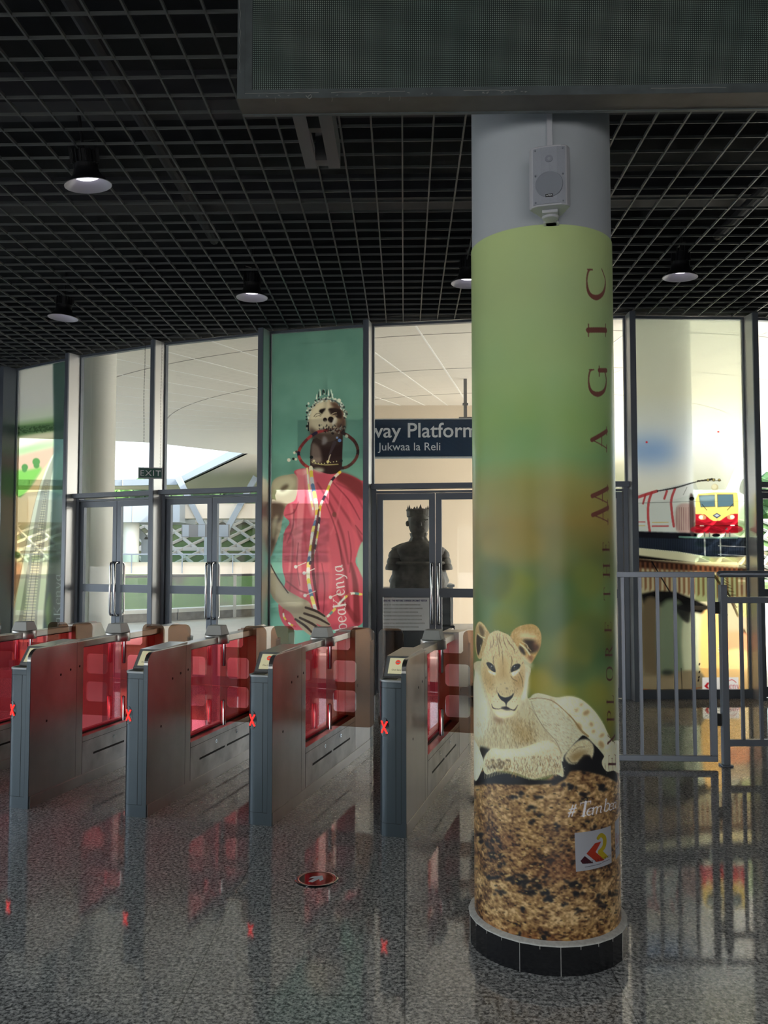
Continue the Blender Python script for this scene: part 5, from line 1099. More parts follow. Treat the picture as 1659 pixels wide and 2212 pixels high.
    for ch, y0_, y1_, xt, xb in (('A', 1134, 1092, 1281, 1314), ('A', 1094, 1050, 1280, 1313), ('A', 977, 925, 1279, 1311), ('G', 858, 793, 1272, 1310), ('I', 728, 700, 1271, 1309), ('C', 650, 578, 1268, 1308)):
        w = GL[ch][0]; word(cv, ch, (xb, y0_), (0, -(y0_ - y1_) / w), (xt - xb, 0), mar, .97, boost=2.3)
    def up(s, ys_, xl, xr):
        for ch, (y0_, y1_) in zip(s, ys_):
            w = GL[ch][0]; xr_ = xr(y0_); word(cv, ch, (xr_, y0_), (0, -(y0_ - y1_) / w), (xl(y0_) - xr_, 0), (66, 28, 30), 1.0, boost=2.6)
    xl = lambda y: 1307 + (y - 1345) * .0345; xr = lambda y: 1320 + (y - 1345) * .037
    xl = lambda y: float(np.interp(y, [1170, 1300, 1400, 1500, 1600, 1680], [1302, 1305, 1308, 1311, 1313, 1316])); xr = lambda y: float(np.interp(y, [1170, 1300, 1400, 1500, 1600, 1680], [1316, 1318, 1322, 1325, 1328, 1331]))
    up('THE', [(1297, 1270), (1247, 1218), (1193, 1171)], xl, xr)
    up('EXPLORE', [(1657, 1630), (1609, 1586), (1560, 1536), (1521, 1503), (1472, 1440), (1420, 1396), (1367, 1344)], xl, xr)
    # hashtag, rising around the column
    cv.tf = (1000, 1680, 1 / 4.366); gp = {'#': (985, 375, 76, 118), 'T': (1090, 372, 98, 132), 'e': (1158, 362, 66, 104), 'm': (1212, 350, 106, 104), 'b': (1322, 325, 60, 120), 'e2': (1372, 312, 44, 100), 'a': (1410, 298, 36, 98)}
    for ch, (x, y, w, h) in gp.items():
        c = ch[0]; adv = w / GL[c][0]; word(cv, c, (x, y), (adv, -adv * .20), (adv * .16, -h), (200, 198, 208), .95, boost=1.35)
    cv.fade(.04, 2)
    kk = np.clip((yy - row(1330)) / 60., 0, 1)[:, None, None]; cv.a = cv.a * (1 - kk) + ((cv.a - 128) * 1.18 + 118) * kk      # the lower part of the print is more contrasty
    cv.a = np.clip(cv.a, 0, 255); return cv
WC = paint_column()
TH0, NU, NV = math.radians(108), 560, 1250
def wrap_pts(U, V):
    th = -TH0 + 2 * TH0 * U; z = WRAP1 - (WRAP1 - WRAP0) * V
    return np.stack([CR * (-dC.x * np.cos(th) + rC.x * np.sin(th)), CR * (-dC.y * np.cos(th) + rC.y * np.sin(th)), z], -1)
M_WRAP = vinyl('printed_vinyl', 2.15)
sheet('printed_wrap', wrap_pts, NU, NV, WC, lambda U, V: ((-TH0 + 2 * TH0 * U + math.radians(110)) * CR / WC.res, (WRAP1 - WRAP0) * V / WC.res), 1.0, M_WRAP, column)
def wrap_back(U, V):
    th = TH0 + (2 * math.pi - 2 * TH0) * U; z = WRAP1 - (WRAP1 - WRAP0) * V
    return np.stack([CR * (-dC.x * np.cos(th) + rC.x * np.sin(th)), CR * (-dC.y * np.cos(th) + rC.y * np.sin(th)), z], -1)
sheet('printed_wrap_back', wrap_back, 60, 500, WC, lambda U, V: ((math.radians(218) - math.radians(6) * (1 - abs(2 * U - 1)) * 0 - U * math.radians(216)) * CR / WC.res, (WRAP1 - WRAP0) * V / WC.res), 1.0, M_WRAP, column)

# railway sticker on the column
def sticker(name, corners, W_, H_, paint, lab):
    """corners in photo pixels: tl, tr, br, bl"""
    cs = [col_map(*c) for c in corners]; cv = Canvas(W_, H_, W_ / 420., lambda x, y: (x, y)); cv.a[:] = (205, 205, 214); cv.res = W_ / 420.
    cv.map = lambda x, y: (x * W_ / 100., y * H_ / 100.); paint(cv)
    def P(U, V):
        s = (cs[0][0] * (1 - U) + cs[1][0] * U) * (1 - V) + (cs[3][0] * (1 - U) + cs[2][0] * U) * V; h = (cs[0][1] * (1 - U) + cs[1][1] * U) * (1 - V) + (cs[3][1] * (1 - U) + cs[2][1] * U) * V
        th = s / CR - math.radians(110); z = WRAP1 - h; r_ = CR + .0008
        return np.stack([r_ * (-dC.x * np.cos(th) + rC.x * np.sin(th)), r_ * (-dC.y * np.cos(th) + rC.y * np.sin(th)), z], -1)
    return sheet(name, P, 160, 160, cv, lambda U, V: (U * W_ / cv.res, V * H_ / cv.res), .75, M_STICK, column)
M_STICK = vinyl('sticker_vinyl', 1.0)
def art_kr(cv):
    q = lambda pts: [((x - 1055) / 3.45, (y - 490 - (1055 - x) * -.0 + (x - 1055) * .16) / 3.75) for x, y in pts]
    cv.poly(q([(1092, 760), (1128, 712), (1200, 785), (1108, 788)]), (84, 30, 44), 0, smooth=False); cv.poly(q([(1142, 690), (1218, 592), (1280, 578), (1222, 678), (1312, 768), (1228, 776)]), (196, 62, 38), 0, smooth=False)
    cv.line(q([(1252, 542), (1280, 515), (1315, 545), (1318, 600), (1300, 645), (1262, 675)]), [9.5, 10, 11.5, 12, 12, 10], (206, 182, 40)); cv.poly(q([(1240, 690), (1280, 660), (1360, 745), (1296, 757)]), (206, 182, 40), 0, smooth=False)
    word(cv, 'KENYA RAILWAYS', (20, 83), (6.8, 0), (0, -6.2), (50, 34, 40), 1, gap=.13, boost=1.3)
    cv.line([(21, 91), (64, 91)], .9, (70, 60, 70)); word(cv, 'right on track', (66, 90), (5.0, 0), (0, -5.2), (70, 50, 60), 1, boost=1.2) if False else cv.line([(67, 89), (92, 88.5)], 1.6, (110, 96, 110), .8)
STK1 = sticker('railway_sticker', [(1241, 1799), (1319, 1783), (1321, 1863), (1244, 1883)], .105, .105, art_kr, None)
def art_k2(cv):
    for x0_, s_ in ((12, 'K'),): word(cv, s_, (x0_, 62), (42, 0), (0, -26), (186, 60, 50), 1, boost=1.6)
    word(cv, 'enya', (48, 62), (26, 0), (0, -26), (186, 60, 50), 1, boost=1.4); cv.line([(12, 74), (92, 74)], 2, (60, 56, 90))
sticker('second_sticker', [(1327.5, 1775), (1336, 1764), (1338, 1842), (1329.5, 1857)], .105, .105, art_k2, None)

# ------------------------------------------------------------ window films
def plane_canvas(i, z1, res, z0=.1, inset=.018):
    A, ln, ang, x0, x1 = BAYS[i]; x0 += inset; x1 -= inset; z0 += 0; R_ = Matrix.Translation(A) @ Matrix.Rotation(ang, 4, 'Z'); Ri = R_.inverted()
    nrm = R_.to_3x3() @ Vector((0, 1, 0)); o0 = R_ @ Vector((0, -.004, 0)); C0 = Vector((0, 0, EYE))
    def mp(x, y):
        r = ray(x, y); t = (o0 - C0).dot(nrm) / r.dot(nrm); p_ = Ri @ (C0 + r * t); return (p_.x - x0, z1 - p_.z)
    cv = Canvas(x1 - x0, z1 - z0, res, mp); cv.geo = (x0, x1, z0, z1, A, ang); return cv
def hang(cv, name, label, cat, m, nu, nv, gain=1.0, group='printed films on the curved glass front'):
    cv.fade()
    x0, x1, z0, z1, A, ang = cv.geo
    P = lambda U, V: np.stack([x0 + (x1 - x0) * U, np.full(U.shape, -.004), z1 - (z1 - z0) * V], -1)
    o = sheet(name, P, nu, nv, cv, lambda U, V: (U * (x1 - x0) / cv.res, V * (z1 - z0) / cv.res), gain, m)
    o.location = A; o.rotation_euler = (0, 0, ang); tag(o, label, cat, group); return o
M_FILM = film('printed_window_film', see=.34, trl=.55, gain=1.65)

# --- person in a red robe
cv = plane_canvas(4, CEIL - .032, .0048); cv.a[:] = (88, 142, 130)
n_ = vnoise(cv.H, cv.W, 60, 2, 3) - .5; cv.a += (n_ * 22)[..., None]
cv.tf = (0, 0, 1)
yy = np.interp(np.arange(cv.H), [cv.T([(690, y)])[0][1] for y in (700, 850, 1010, 1060, 1250, 1360)], [.86, .95, 1.05, 1.22, 1.38, 1.35]); cv.a *= yy[:, None, None]  # backlight painted into the teal: brighter downward, dimmer under the soffit
cv.tf = (550, 680, .3164); g = np.random.default_rng(8)
skin = (176, 160, 134); lit = (206, 198, 168); dk = (38, 26, 26); brn = (92, 64, 50); red = (212, 78, 100); dred = (128, 40, 54); lred = (244, 146, 158)
# arm at the left, shoulder
cv.poly([(118, 1160), (150, 1115), (220, 1095), (300, 1100), (330, 1250), (260, 1300), (200, 1370), (180, 1470), (140, 1580), (105, 1640), (100, 1300)], skin, 0); cv.poly([(140, 1130), (230, 1100), (280, 1140), (250, 1200), (180, 1230), (130, 1190)], lit, 4, .9)
cv.ell(205, 1182, 34, 16, (84, 62, 50), -35, 3, .8); cv.poly([(100, 1310), (160, 1280), (210, 1310), (190, 1390), (150, 1440), (140, 1560), (105, 1630)], (70, 50, 42), 4, .85); cv.poly([(118, 1420), (160, 1370), (150, 1450), (125, 1540)], lit, 3, .7)
cv.poly([(60, 1130), (112, 1160), (108, 1700), (60, 1700)], (150, 128, 108), 3, .8)
# robe
robe = [(270, 1072), (330, 1050), (420, 1060), (500, 1085), (560, 1075), (640, 1090), (720, 1130), (760, 1180), (760, 1560), (720, 1590), (690, 1690), (740, 1800), (745, 2050), (720, 2120), (600, 2150), (420, 2150), (250, 2150), (180, 2080), (165, 1960), (210, 1830), (190, 1720), (200, 1500), (240, 1420), (200, 1370), (220, 1300), (280, 1260), (300, 1130)]
cv.poly(robe, red, 0)
cv.poly([(560, 1075), (640, 1088), (740, 1150), (745, 1260), (700, 1240), (620, 1170), (560, 1130)], (112, 40, 44), 3, .85)
for pts, w, c, al in (([(310, 1080), (320, 1300), (300, 1600), (320, 1900)], [50, 60, 40, 20], lred, .55), ([(250, 1300), (270, 1500), (240, 1750)], [20, 34, 16], lred, .5), ([(430, 1150), (520, 1300), (600, 1500), (640, 1700)], [8, 16, 20, 10], dred, .7), ([(500, 1180), (600, 1330), (700, 1480), (740, 1560)], [10, 18, 24, 14], dred, .55), ([(560, 1150), (680, 1220), (740, 1320)], [8, 12, 8], dred, .6),
                     ([(420, 1500), (430, 1800), (420, 2050)], [14, 22, 14], dred, .6), ([(560, 1500), (620, 1750), (640, 2000)], [10, 22, 30], dred, .6), ([(500, 1560), (520, 1800), (500, 2000)], [20, 30, 16], (232, 90, 108), .6), ([(640, 1300), (690, 1500), (700, 1650)], [20, 30, 14], (226, 84, 104), .6), ([(200, 1500), (260, 1520), (250, 1800), (230, 1950)], [6, 10, 14, 8], dred, .5),
                     ([(350, 1250), (340, 1450), (360, 1650)], [10, 18, 10], (190, 48, 70), .6), ([(600, 1200), (560, 1400), (520, 1500)], [6, 14, 8], (228, 100, 116), .6), ([(660, 1700), (690, 1850), (700, 2080)], [16, 40, 50], (112, 34, 42), .75), ([(560, 1900), (620, 1980), (700, 2100)], [10, 30, 50], (118, 36, 44), .6)): cv.line(pts, w, c, al, soft=5)
cv.poly([(715, 1590), (750, 1560), (760, 1800), (735, 1790), (700, 1690)], (160, 196, 176), 1)
cv.poly([(280, 1072), (330, 1056), (370, 1060), (330, 1100)], (236, 130, 140), 1)
cv.line([(350, 1070), (380, 1150), (395, 1280), (400, 1360)], [30, 60, 50, 20], (252, 214, 220), .6, soft=12)
for pts, w in (([(470, 1240), (540, 1420), (580, 1560), (600, 1720)], [5, 9, 10, 5]), ([(520, 1130), (640, 1260), (720, 1400)], [5, 9, 6]), ([(270, 1330), (262, 1450), (222, 1560)], [8, 10, 4]), ([(300, 1560), (290, 1700), (310, 1850)], [4, 8, 4]), ([(640, 1480), (660, 1620), (650, 1760)], [5, 10, 5]), ([(460, 1700), (480, 1850), (470, 2050)], [5, 9, 5]), ([(220, 1820), (300, 1880), (360, 1900)], [8, 10, 5]), ([(210, 1370), (270, 1350), (300, 1280)], [6, 9, 5]), ([(690, 1440), (735, 1500)], [6, 8])): cv.line(pts, w, (104, 28, 42), .6, soft=3)
# neck, face
cv.poly([(380, 1040), (400, 850), (560, 850), (600, 800), (600, 960), (590, 1060), (520, 1090), (420, 1060), (380, 1030)], (50, 32, 32), 0); cv.poly([(392, 880), (440, 900), (460, 1000), (420, 1020), (390, 1010)], (130, 112, 104), 3, .9)
hd = [(370, 740), (368, 690), (385, 640), (420, 600), (480, 578), (540, 590), (590, 630), (615, 690), (622, 750), (600, 800), (560, 850), (500, 870), (440, 850), (380, 800)]
cv.poly(hd, skin, 0); cv.poly([(390, 660), (430, 610), (490, 590), (520, 630), (500, 700), (490, 790), (440, 800), (385, 740)], lit, 4, .8)
cv.poly([(520, 600), (560, 600), (600, 640), (622, 720), (618, 790), (580, 830), (560, 760), (580, 700), (550, 650)], (74, 50, 42), 3, .9)
cv.poly([(380, 770), (440, 800), (560, 800), (600, 800), (590, 870), (520, 900), (430, 890), (385, 830)], (66, 52, 48), 4, .85)
cv.tf = (620, 820, .1085)
cv.poly([(640, 640), (660, 600), (720, 580), (770, 575), (755, 620), (720, 660), (700, 690), (660, 660)], (34, 26, 26), 1); cv.poly([(820, 600), (850, 575), (930, 565), (1010, 580), (1070, 610), (1100, 700), (1080, 780), (1000, 770), (960, 720), (880, 700), (840, 660)], (40, 28, 28), 1)
cv.line([(540, 740), (580, 690), (640, 680), (690, 710)], [14, 12, 12, 10], (50, 38, 34)); cv.line([(570, 750), (620, 720), (680, 730)], [10, 12, 10], (60, 46, 40)); cv.line([(600, 720), (650, 700)], 10, (220, 214, 196)); cv.line([(890, 700), (940, 670), (990, 660)], [10, 12, 8], (190, 176, 150)); cv.line([(900, 730), (950, 710), (1000, 710)], [10, 9, 6], (170, 150, 120))
cv.poly([(780, 600), (830, 620), (870, 720), (850, 760), (760, 760), (740, 700), (770, 640)], (204, 196, 168), 3, .8); cv.ell(762, 805, 42, 46, (26, 18, 20), -20); cv.ell(875, 800, 60, 62, (28, 20, 22), 20); cv.poly([(720, 850), (800, 820), (870, 870), (840, 900), (760, 900)], (196, 186, 158), 2, .9)
cv.poly([(930, 790), (980, 760), (1010, 830), (960, 880), (900, 900)], (206, 206, 196), 1, .95); cv.ell(1040, 830, 60, 50, (146, 118, 88), 0, 4, .8)
# head jewellery
for k in range(70):
    a = math.radians(185 + 170 * k / 69); R0 = g.uniform(355, 430); x, y = 800 + R0 * math.cos(a) * .98, 800 + R0 * 1.05 * math.sin(a)
    cv.ell(x, y, g.uniform(14, 28), g.uniform(12, 24), ((206, 214, 204), (40, 46, 52), (180, 190, 178), (120, 130, 120))[k % 4], g.uniform(0, 90), 0, .95)
for k in range(9):
    x = 590 + 40 * k; y = 380 - 90 * math.sin(k / 8 * 3.0); cv.line([(x, y), (x + g.uniform(-15, 20), y - g.uniform(60, 130))], [26, 12], ((206, 214, 204), (36, 46, 48))[k % 2]); 
cv.ell(735, 240, 18, 44, (36, 50, 48), -15); cv.line([(880, 210), (905, 330), (940, 390)], [22, 16, 10], (190, 214, 200)); cv.ell(1040, 420, 38, 40, (208, 214, 200)); cv.ell(1095, 510, 34, 34, (186, 196, 190)); cv.ell(1100, 500, 16, 16, (60, 76, 84))
for k in range(12): cv.ell(410 + g.uniform(-20, 30), 480 + 45 * k, g.uniform(14, 26), g.uniform(14, 26), ((200, 206, 194), (36, 34, 38), (150, 150, 140))[k % 3])
cv.line([(430, 860), (430, 1020)], 24, (26, 22, 28)); cv.line([(560, 500), (700, 410), (860, 400), (1000, 460), (1110, 600)], 12, (60, 70, 96), .7)
# neck ring
def ring(pts, w, cols):
    Q = cr_smooth(pts, False, 6)
    for k in range(len(Q) - 1): cv.line([tuple(Q[k]), tuple(Q[k + 1])], w, cols[(k // 4) % len(cols)], smooth=False)
ring([(800, 1010), (640, 1040), (480, 1130), (350, 1250), (260, 1380), (235, 1500), (280, 1620), (350, 1700), (440, 1760)], 62, [(128, 44, 46), (168, 54, 56), (44, 34, 60), (176, 60, 60), (120, 40, 44)])
ring([(820, 1000), (960, 1010), (1100, 1060), (1230, 1130), (1350, 1240), (1410, 1380), (1400, 1520), (1320, 1650), (1200, 1740), (1080, 1770)], 62, [(92, 44, 44), (70, 44, 42), (84, 52, 46), (50, 36, 40), (96, 50, 46)])
for x, y, r_, c in ((150, 1460, 26, (200, 196, 180)), (190, 1440, 24, (70, 60, 60)), (40, 1605, 36, (206, 200, 186)), (130, 1580, 26, (34, 40, 40)), (180, 1590, 26, (200, 196, 176)), (1050, 1215, 34, (90, 130, 200)), (1000, 1160, 22, (120, 150, 210)), (1190, 1130, 32, (170, 180, 160)), (1080, 1620, 34, (28, 34, 38)), (490, 1550, 34, (30, 34, 38)), (540, 1620, 24, (206, 200, 150)), (820, 1640, 30, (206, 196, 120)), (1075, 980, 30, (120, 130, 124)), (1150, 950, 26, (60, 60, 56))): cv.ell(x, y, r_, r_, c)
cv.line([(840, 1560), (860, 1480), (900, 1380), (950, 1260)], [40, 40, 60, 80], (70, 58, 64)); cv.line([(830, 1620), (850, 1540), (870, 1500)], 18, (206, 190, 160)); cv.line([(500, 1640), (600, 1680), (760, 1700), (1020, 1690)], 16, (190, 180, 110), .9)
for k in range(18): cv.ell(510 + k * 30, 1650 + 24 * math.sin(k / 4.), 10, 10, ((214, 206, 150), (40, 34, 40))[k % 2])
cv.poly([(520, 1790), (620, 1760), (740, 1790), (700, 1850), (600, 1840)], (196, 200, 180), 3, .9)
for _ in range(60): cv.ell(g.uniform(640, 1180), g.uniform(900, 1080), g.uniform(10, 30), g.uniform(8, 18), ((60, 50, 50), (120, 116, 110), (30, 28, 34), (150, 150, 140))[g.integers(0, 4)], g.uniform(0, 180), 0, .8)
cv.poly([(720, 1140), (780, 1150), (810, 1230), (760, 1290), (700, 1290)], (140, 136, 140), 2, .8)
# long strings of beads
cv.tf = (550, 680, .3164)
def beads(pts, w, cols, step=3):
    Q = cr_smooth(pts, False, 8)
    for k in range(0, len(Q) - 1): cv.line([tuple(Q[k]), tuple(Q[k + 1])], w, cols[(k // step) % len(cols)], smooth=False)
beads([(385, 1045), (395, 1150), (420, 1280), (425, 1380), (400, 1480), (385, 1600), (370, 1700), (368, 1800), (385, 1900), (420, 2030)], 26, [(236, 226, 200), (230, 200, 70), (200, 200, 210), (90, 120, 170), (240, 220, 120), (230, 230, 226)])
beads([(585, 1075), (530, 1130), (490, 1220), (450, 1310), (440, 1420), (420, 1550), (400, 1640), (380, 1700)], 18, [(232, 200, 60), (220, 210, 200), (60, 40, 60), (236, 226, 210)])
cv.line([(440, 1330), (420, 1470), (400, 1600), (400, 1750), (420, 1900), (440, 2010)], [12, 22, 24, 22, 18, 12], (84, 22, 38), .8)
beads([(360, 1050), (375, 1200), (400, 1330)], 12, [(246, 230, 150), (240, 236, 230)]); beads([(730, 1910), (660, 1905), (600, 1950), (550, 2010), (500, 2060)], 16, [(230, 210, 90), (90, 150, 150), (230, 230, 220), (190, 90, 80)])
for x, y in ((282, 1722), (340, 1765), (345, 1918), (520, 1930)): cv.ell(x, y, 12, 12, (220, 220, 224)); cv.line([(x, y), (x + 70, y - 30)], 5, (226, 220, 214))
cv.ell(545, 1365, 14, 18, (130, 60, 60)); beads([(200, 1990), (200, 2060), (240, 2110), (280, 2130)], 12, [(226, 196, 60), (200, 60, 70), (230, 230, 220)])
# forearm and hand
cv.poly([(105, 1700), (140, 1760), (200, 1860), (290, 1920), (370, 1960), (400, 2010), (480, 2050), (500, 2090), (520, 2120), (470, 2130), (420, 2110), (470, 2160), (440, 2190), (380, 2190), (300, 2120), (250, 2040), (180, 1990), (110, 1900)], (170, 156, 134), 0)
cv.poly([(110, 1720), (200, 1880), (290, 1935), (340, 1980), (280, 2000), (190, 1960), (110, 1860)], lit, 4, .7)
for a, b in (((350, 2000), (480, 2060)), ((340, 2040), (510, 2115)), ((310, 2070), (470, 2165)), ((280, 2080), (410, 2190))): cv.line([a, ((a[0] + b[0]) / 2 + 6, (a[1] + b[1]) / 2 - 6), b], [16, 18, 12], (48, 34, 34), .85)
cv.line([(100, 1690), (160, 1800), (230, 1900)], [8, 10, 8], (40, 30, 30), .8)
# lettering up the right side
x = 0
word(cv, '#TembeaKenya', (660, 2490), (-0.5, -120), (-84, -2), (220, 224, 226), .95, shear=.22, gap=.07, boost=1.0) if False else None
tw = sum(GL[c][0] + .06 for c in '#TembeaKenya'); word(cv, '#TembeaKenya', (648, 1700 + 96 * tw), (-6, -96), (-80, 14), (224, 228, 232), .95, gap=.06, boost=1.25)
hang(cv, 'robe_print', 'tall teal window print of a beaded person in a red robe with eyes half closed', 'window print', M_FILM, 300, 880)

# --- railway line from the air
cv = plane_canvas(1, CEIL - .032, .0056); cv.tf = (0, 680, .3164); cv.a[:] = (176, 178, 176); g = np.random.default_rng(3)
yv = lambda y: cv.T([(250, y)])[0][1]
rows = np.arange(cv.H); k1 = [(200, (188, 190, 186)), (600, (180, 184, 186)), (700, (176, 190, 176)), (750, (110, 150, 96)), (800, (96, 140, 80)), (840, (196, 190, 160)), (920, (176, 186, 146)), (1000, (196, 170, 140)), (1080, (150, 170, 110)), (1200, (130, 170, 90)), (1300, (214, 190, 130)), (1500, (214, 176, 120)), (2200, (196, 160, 110))]
cv.a[:] = np.stack([np.interp(rows, [yv(s[0]) for s in k1], [s[1][c] for s in k1]) for c in range(3)], 1)[:, None, :]
cv.poly([(0, 760), (120, 760), (300, 745), (460, 735), (460, 790), (300, 800), (200, 815), (0, 835)], (70, 104, 66), 2)
for _ in range(160): x = g.uniform(100, 460); cv.ell(x, 800 - (x - 120) * .06 + g.uniform(-30, 14), g.uniform(4, 9), 5, (44, 74, 44), 0, 0, .8)
cv.poly([(100, 850), (460, 790), (460, 830), (300, 850), (100, 940)], (208, 206, 176), 4); cv.poly([(100, 920), (250, 890), (400, 880), (300, 910), (150, 950)], (150, 196, 120), 5, .8); cv.poly([(100, 980), (300, 920), (440, 900), (400, 980), (300, 1060), (100, 1060)], (196, 158, 130), 4)
cv.poly([(100, 1080), (200, 1060), (285, 1045), (240, 1120), (190, 1190), (150, 1240), (100, 1270)], (112, 176, 72), 3)
for x, y, r_ in ((248, 1005, 26), (250, 1030, 20), (170, 1042, 22), (168, 1060, 16)): cv.ell(x, y, r_, r_, (74, 128, 62), 0, 1)
cv.poly([(80, 1300), (140, 1250), (210, 1180), (300, 1050), (360, 980), (400, 960), (330, 1200), (280, 1400), (240, 1600), (180, 1900), (90, 2250), (60, 2250)], (220, 190, 136), 2)
cv.poly([(140, 1500), (220, 1440), (180, 1640), (140, 1640)], (190, 190, 150), 4, .7); cv.ell(115, 1640, 26, 24, (104, 120, 60), 0, 2); cv.poly([(80, 1700), (150, 1720), (110, 1900), (80, 1900)], (176, 120, 80), 4, .8)
cv.poly([(60, 2260), (110, 1950), (170, 1640), (230, 1330), (290, 1120), (360, 960), (400, 960), (380, 1150), (360, 1400), (330, 1700), (300, 2050), (295, 2260)], (206, 210, 180), 1)
cv.poly([(110, 2260), (150, 1960), (200, 1650), (250, 1350), (300, 1130), (370, 960), (385, 960), (345, 1150), (320, 1400), (290, 1700), (255, 2050), (245, 2260)], (150, 150, 130), 1)
for t_ in np.linspace(0, 1, 60):
    y = 1150 + 1080 * t_ ** 1.1; xc = np.interp(y, [1150, 1400, 1700, 2050, 2260], [322, 285, 243, 200, 180]); hw = np.interp(y, [1150, 2260], [8, 44]); cv.line([(xc - hw, y), (xc + hw, y)], 3 + 9 * t_, (212, 204, 160), .85, smooth=False)
for s in (-.5, .5): cv.line([(322 + s * 8, 1150), (285 + s * 16, 1400), (243 + s * 28, 1700), (200 + s * 38, 2050), (180 + s * 44, 2260)], [2, 3, 4, 6, 7], (60, 52, 44), .9)
cv.line([(100, 1950), (165, 1640), (225, 1340), (285, 1120)], [5, 4, 3, 2], (84, 84, 76), .7); cv.line([(300, 2200), (325, 1700), (350, 1350)], [5, 4, 3], (90, 90, 80), .7)
cv.poly([(370, 150), (470, 150), (470, 2260), (300, 2260), (330, 1700), (352, 1400), (362, 1100), (368, 800)], (40, 66, 64), 3, .92)  # dark strip painted in: something outside blocks the backlight behind the film
cv.poly([(420, 940), (440, 900), (450, 1300), (360, 1500), (370, 1000)], (70, 100, 88), 8, .5); cv.poly([(310, 2000), (350, 1900), (360, 2100), (320, 2130)], (110, 150, 60), 5, .6); cv.poly([(350, 1600), (440, 1500), (440, 2250), (350, 2250)], (30, 46, 34), 5, .6)
word(cv, '#TembeaKenya', (415, 2490), (0, -96), (-46, 0), (130, 150, 146), .9, gap=.06, boost=1.1)
hang(cv, 'railway_print', 'window print of a railway line crossing green country, at the far left', 'window print', M_FILM, 220, 620)

# --- train on the viaduct
cv = plane_canvas(7, CEIL - .032, .0050); cv.tf = (1300, 660, .2712); cv.a[:] = (226, 222, 200); g = np.random.default_rng(5)
yv = lambda y: cv.T([(1400 * 0 + 500, y)])[0][1]; rows = np.arange(cv.H)
k1 = [(0, (196, 204, 190)), (700, (206, 210, 196)), (1000, (206, 216, 222)), (1150, (216, 224, 232)), (1400, (222, 226, 222)), (1800, (206, 216, 196)), (2400, (200, 190, 160))]
cv.a[:] = np.stack([np.interp(rows, [yv(s[0]) for s in k1], [s[1][c] for s in k1]) for c in range(3)], 1)[:, None, :]
cv.ell(400, 1160, 210, 110, (120, 160, 220), 0, 22, .8)
cv.poly([(1040, 1080), (1150, 1080), (1160, 1800), (1050, 1600), (960, 1350), (980, 1180)], (246, 250, 252), 14, .8)
cv.poly([(1080, 1640), (1160, 1600), (1160, 1840), (1090, 1840)], (176, 206, 150), 6, .7)
# viaduct deck and piers
cv.poly([(280, 1800), (700, 1850), (1160, 1850), (1160, 1990), (1120, 2010), (840, 2000), (600, 1960), (280, 1930)], (44, 52, 66), 0, smooth=False)
for x in np.arange(290, 1150, 14): cv.line([(x, 1840 + (x > 700) * 10), (x, 1985)], 4, (70, 78, 92), .8, smooth=False)
for y_ in (1915, 1985): cv.line([(930, y_), (1160, y_ + 10)], 5, (190, 190, 190), .8)
for x in (820, 945): cv.line([(x, 1850), (x + 4, 1990)], 12, (150, 156, 160))
cv.poly([(280, 1935), (600, 1965), (860, 2010), (1160, 2020), (1160, 2070), (900, 2070), (700, 2050), (280, 1990)], (196, 196, 168), 1, smooth=False)
cv.poly([(280, 1990), (700, 2045), (900, 2080), (1160, 2070), (1160, 2110), (280, 2060)], (36, 30, 30), 1, smooth=False)
cv.poly([(860, 2010), (1160, 2000), (1160, 2060), (1000, 2085), (860, 2060)], (226, 212, 164), 1, smooth=False)
cv.tf = (1300, 1200, .2261)
cv.poly([(330, 30), (1400, 100), (1420, 1320), (340, 1320)], (176, 170, 140), 0, smooth=False)
cv.poly([(330, 30), (900, 90), (1400, 130), (1400, 180), (330, 120)], (70, 50, 44), 2, smooth=False)
for x in np.arange(360, 1400, 46): cv.poly([(x, 60 + (x - 330) * .06), (x + 22, 60 + (x - 330) * .06), (x + 26, 300 + (x - 330) * .12), (x + 6, 340 + (x - 330) * .1)], (122, 82, 60), 1, .85, smooth=False)
cv.poly([(380, 370), (520, 340), (700, 350), (900, 430), (1000, 480), (1000, 560), (700, 520), (400, 470)], (30, 28, 28), 2, smooth=False)
cv.line([(480, 60), (640, 330), (700, 420)], 12, (34, 32, 34), .9); cv.line([(1080, 200), (1240, 440), (1380, 770)], 24, (70, 56, 44), .8); cv.line([(1150, 250), (1290, 500)], 8, (40, 34, 34), .8)
for k in range(12): cv.line([(1130 + 20 * k, 180 + 40 * k), (1200 + 16 * k, 230 + 30 * k)], 6, (60, 44, 40), .7)
cv.poly([(1290, 430), (1400, 400), (1410, 620), (1330, 640)], (190, 186, 120), 4, .8)
cv.poly([(385, 470), (560, 470), (560, 1140), (400, 1140)], (116, 104, 84), 4); cv.poly([(560, 480), (790, 500), (790, 1140), (560, 1140)], (120, 134, 112), 5); cv.poly([(780, 620), (960, 600), (960, 1130), (790, 1110)], (178, 184, 156), 3); cv.poly([(960, 560), (1160, 560), (1160, 1310), (960, 1310)], (236, 190, 118), 3)
cv.poly([(1160, 600), (1420, 600), (1420, 700), (1160, 690)], (190, 170, 140), 2); cv.poly([(1160, 740), (1420, 760), (1420, 940), (1160, 940)], (226, 158, 120), 3); cv.poly([(1160, 940), (1420, 940), (1420, 1320), (1160, 1320)], (240, 200, 140), 3); cv.poly([(760, 480), (1000, 480), (1000, 520), (760, 520)], (60, 56, 50), 1)
cv.poly([(700, 480), (840, 480), (836, 640), (760, 600)], (40, 40, 42), 2, .8)
cv.poly([(400, 1130), (560, 1140), (790, 1100), (960, 1130), (960, 1320), (400, 1320)], (140, 128, 104), 2); cv.line([(400, 1280), (700, 1300), (960, 1260)], 10, (150, 90, 60), .8); cv.ell(630, 1120, 60, 26, (70, 76, 70), 0, 3)
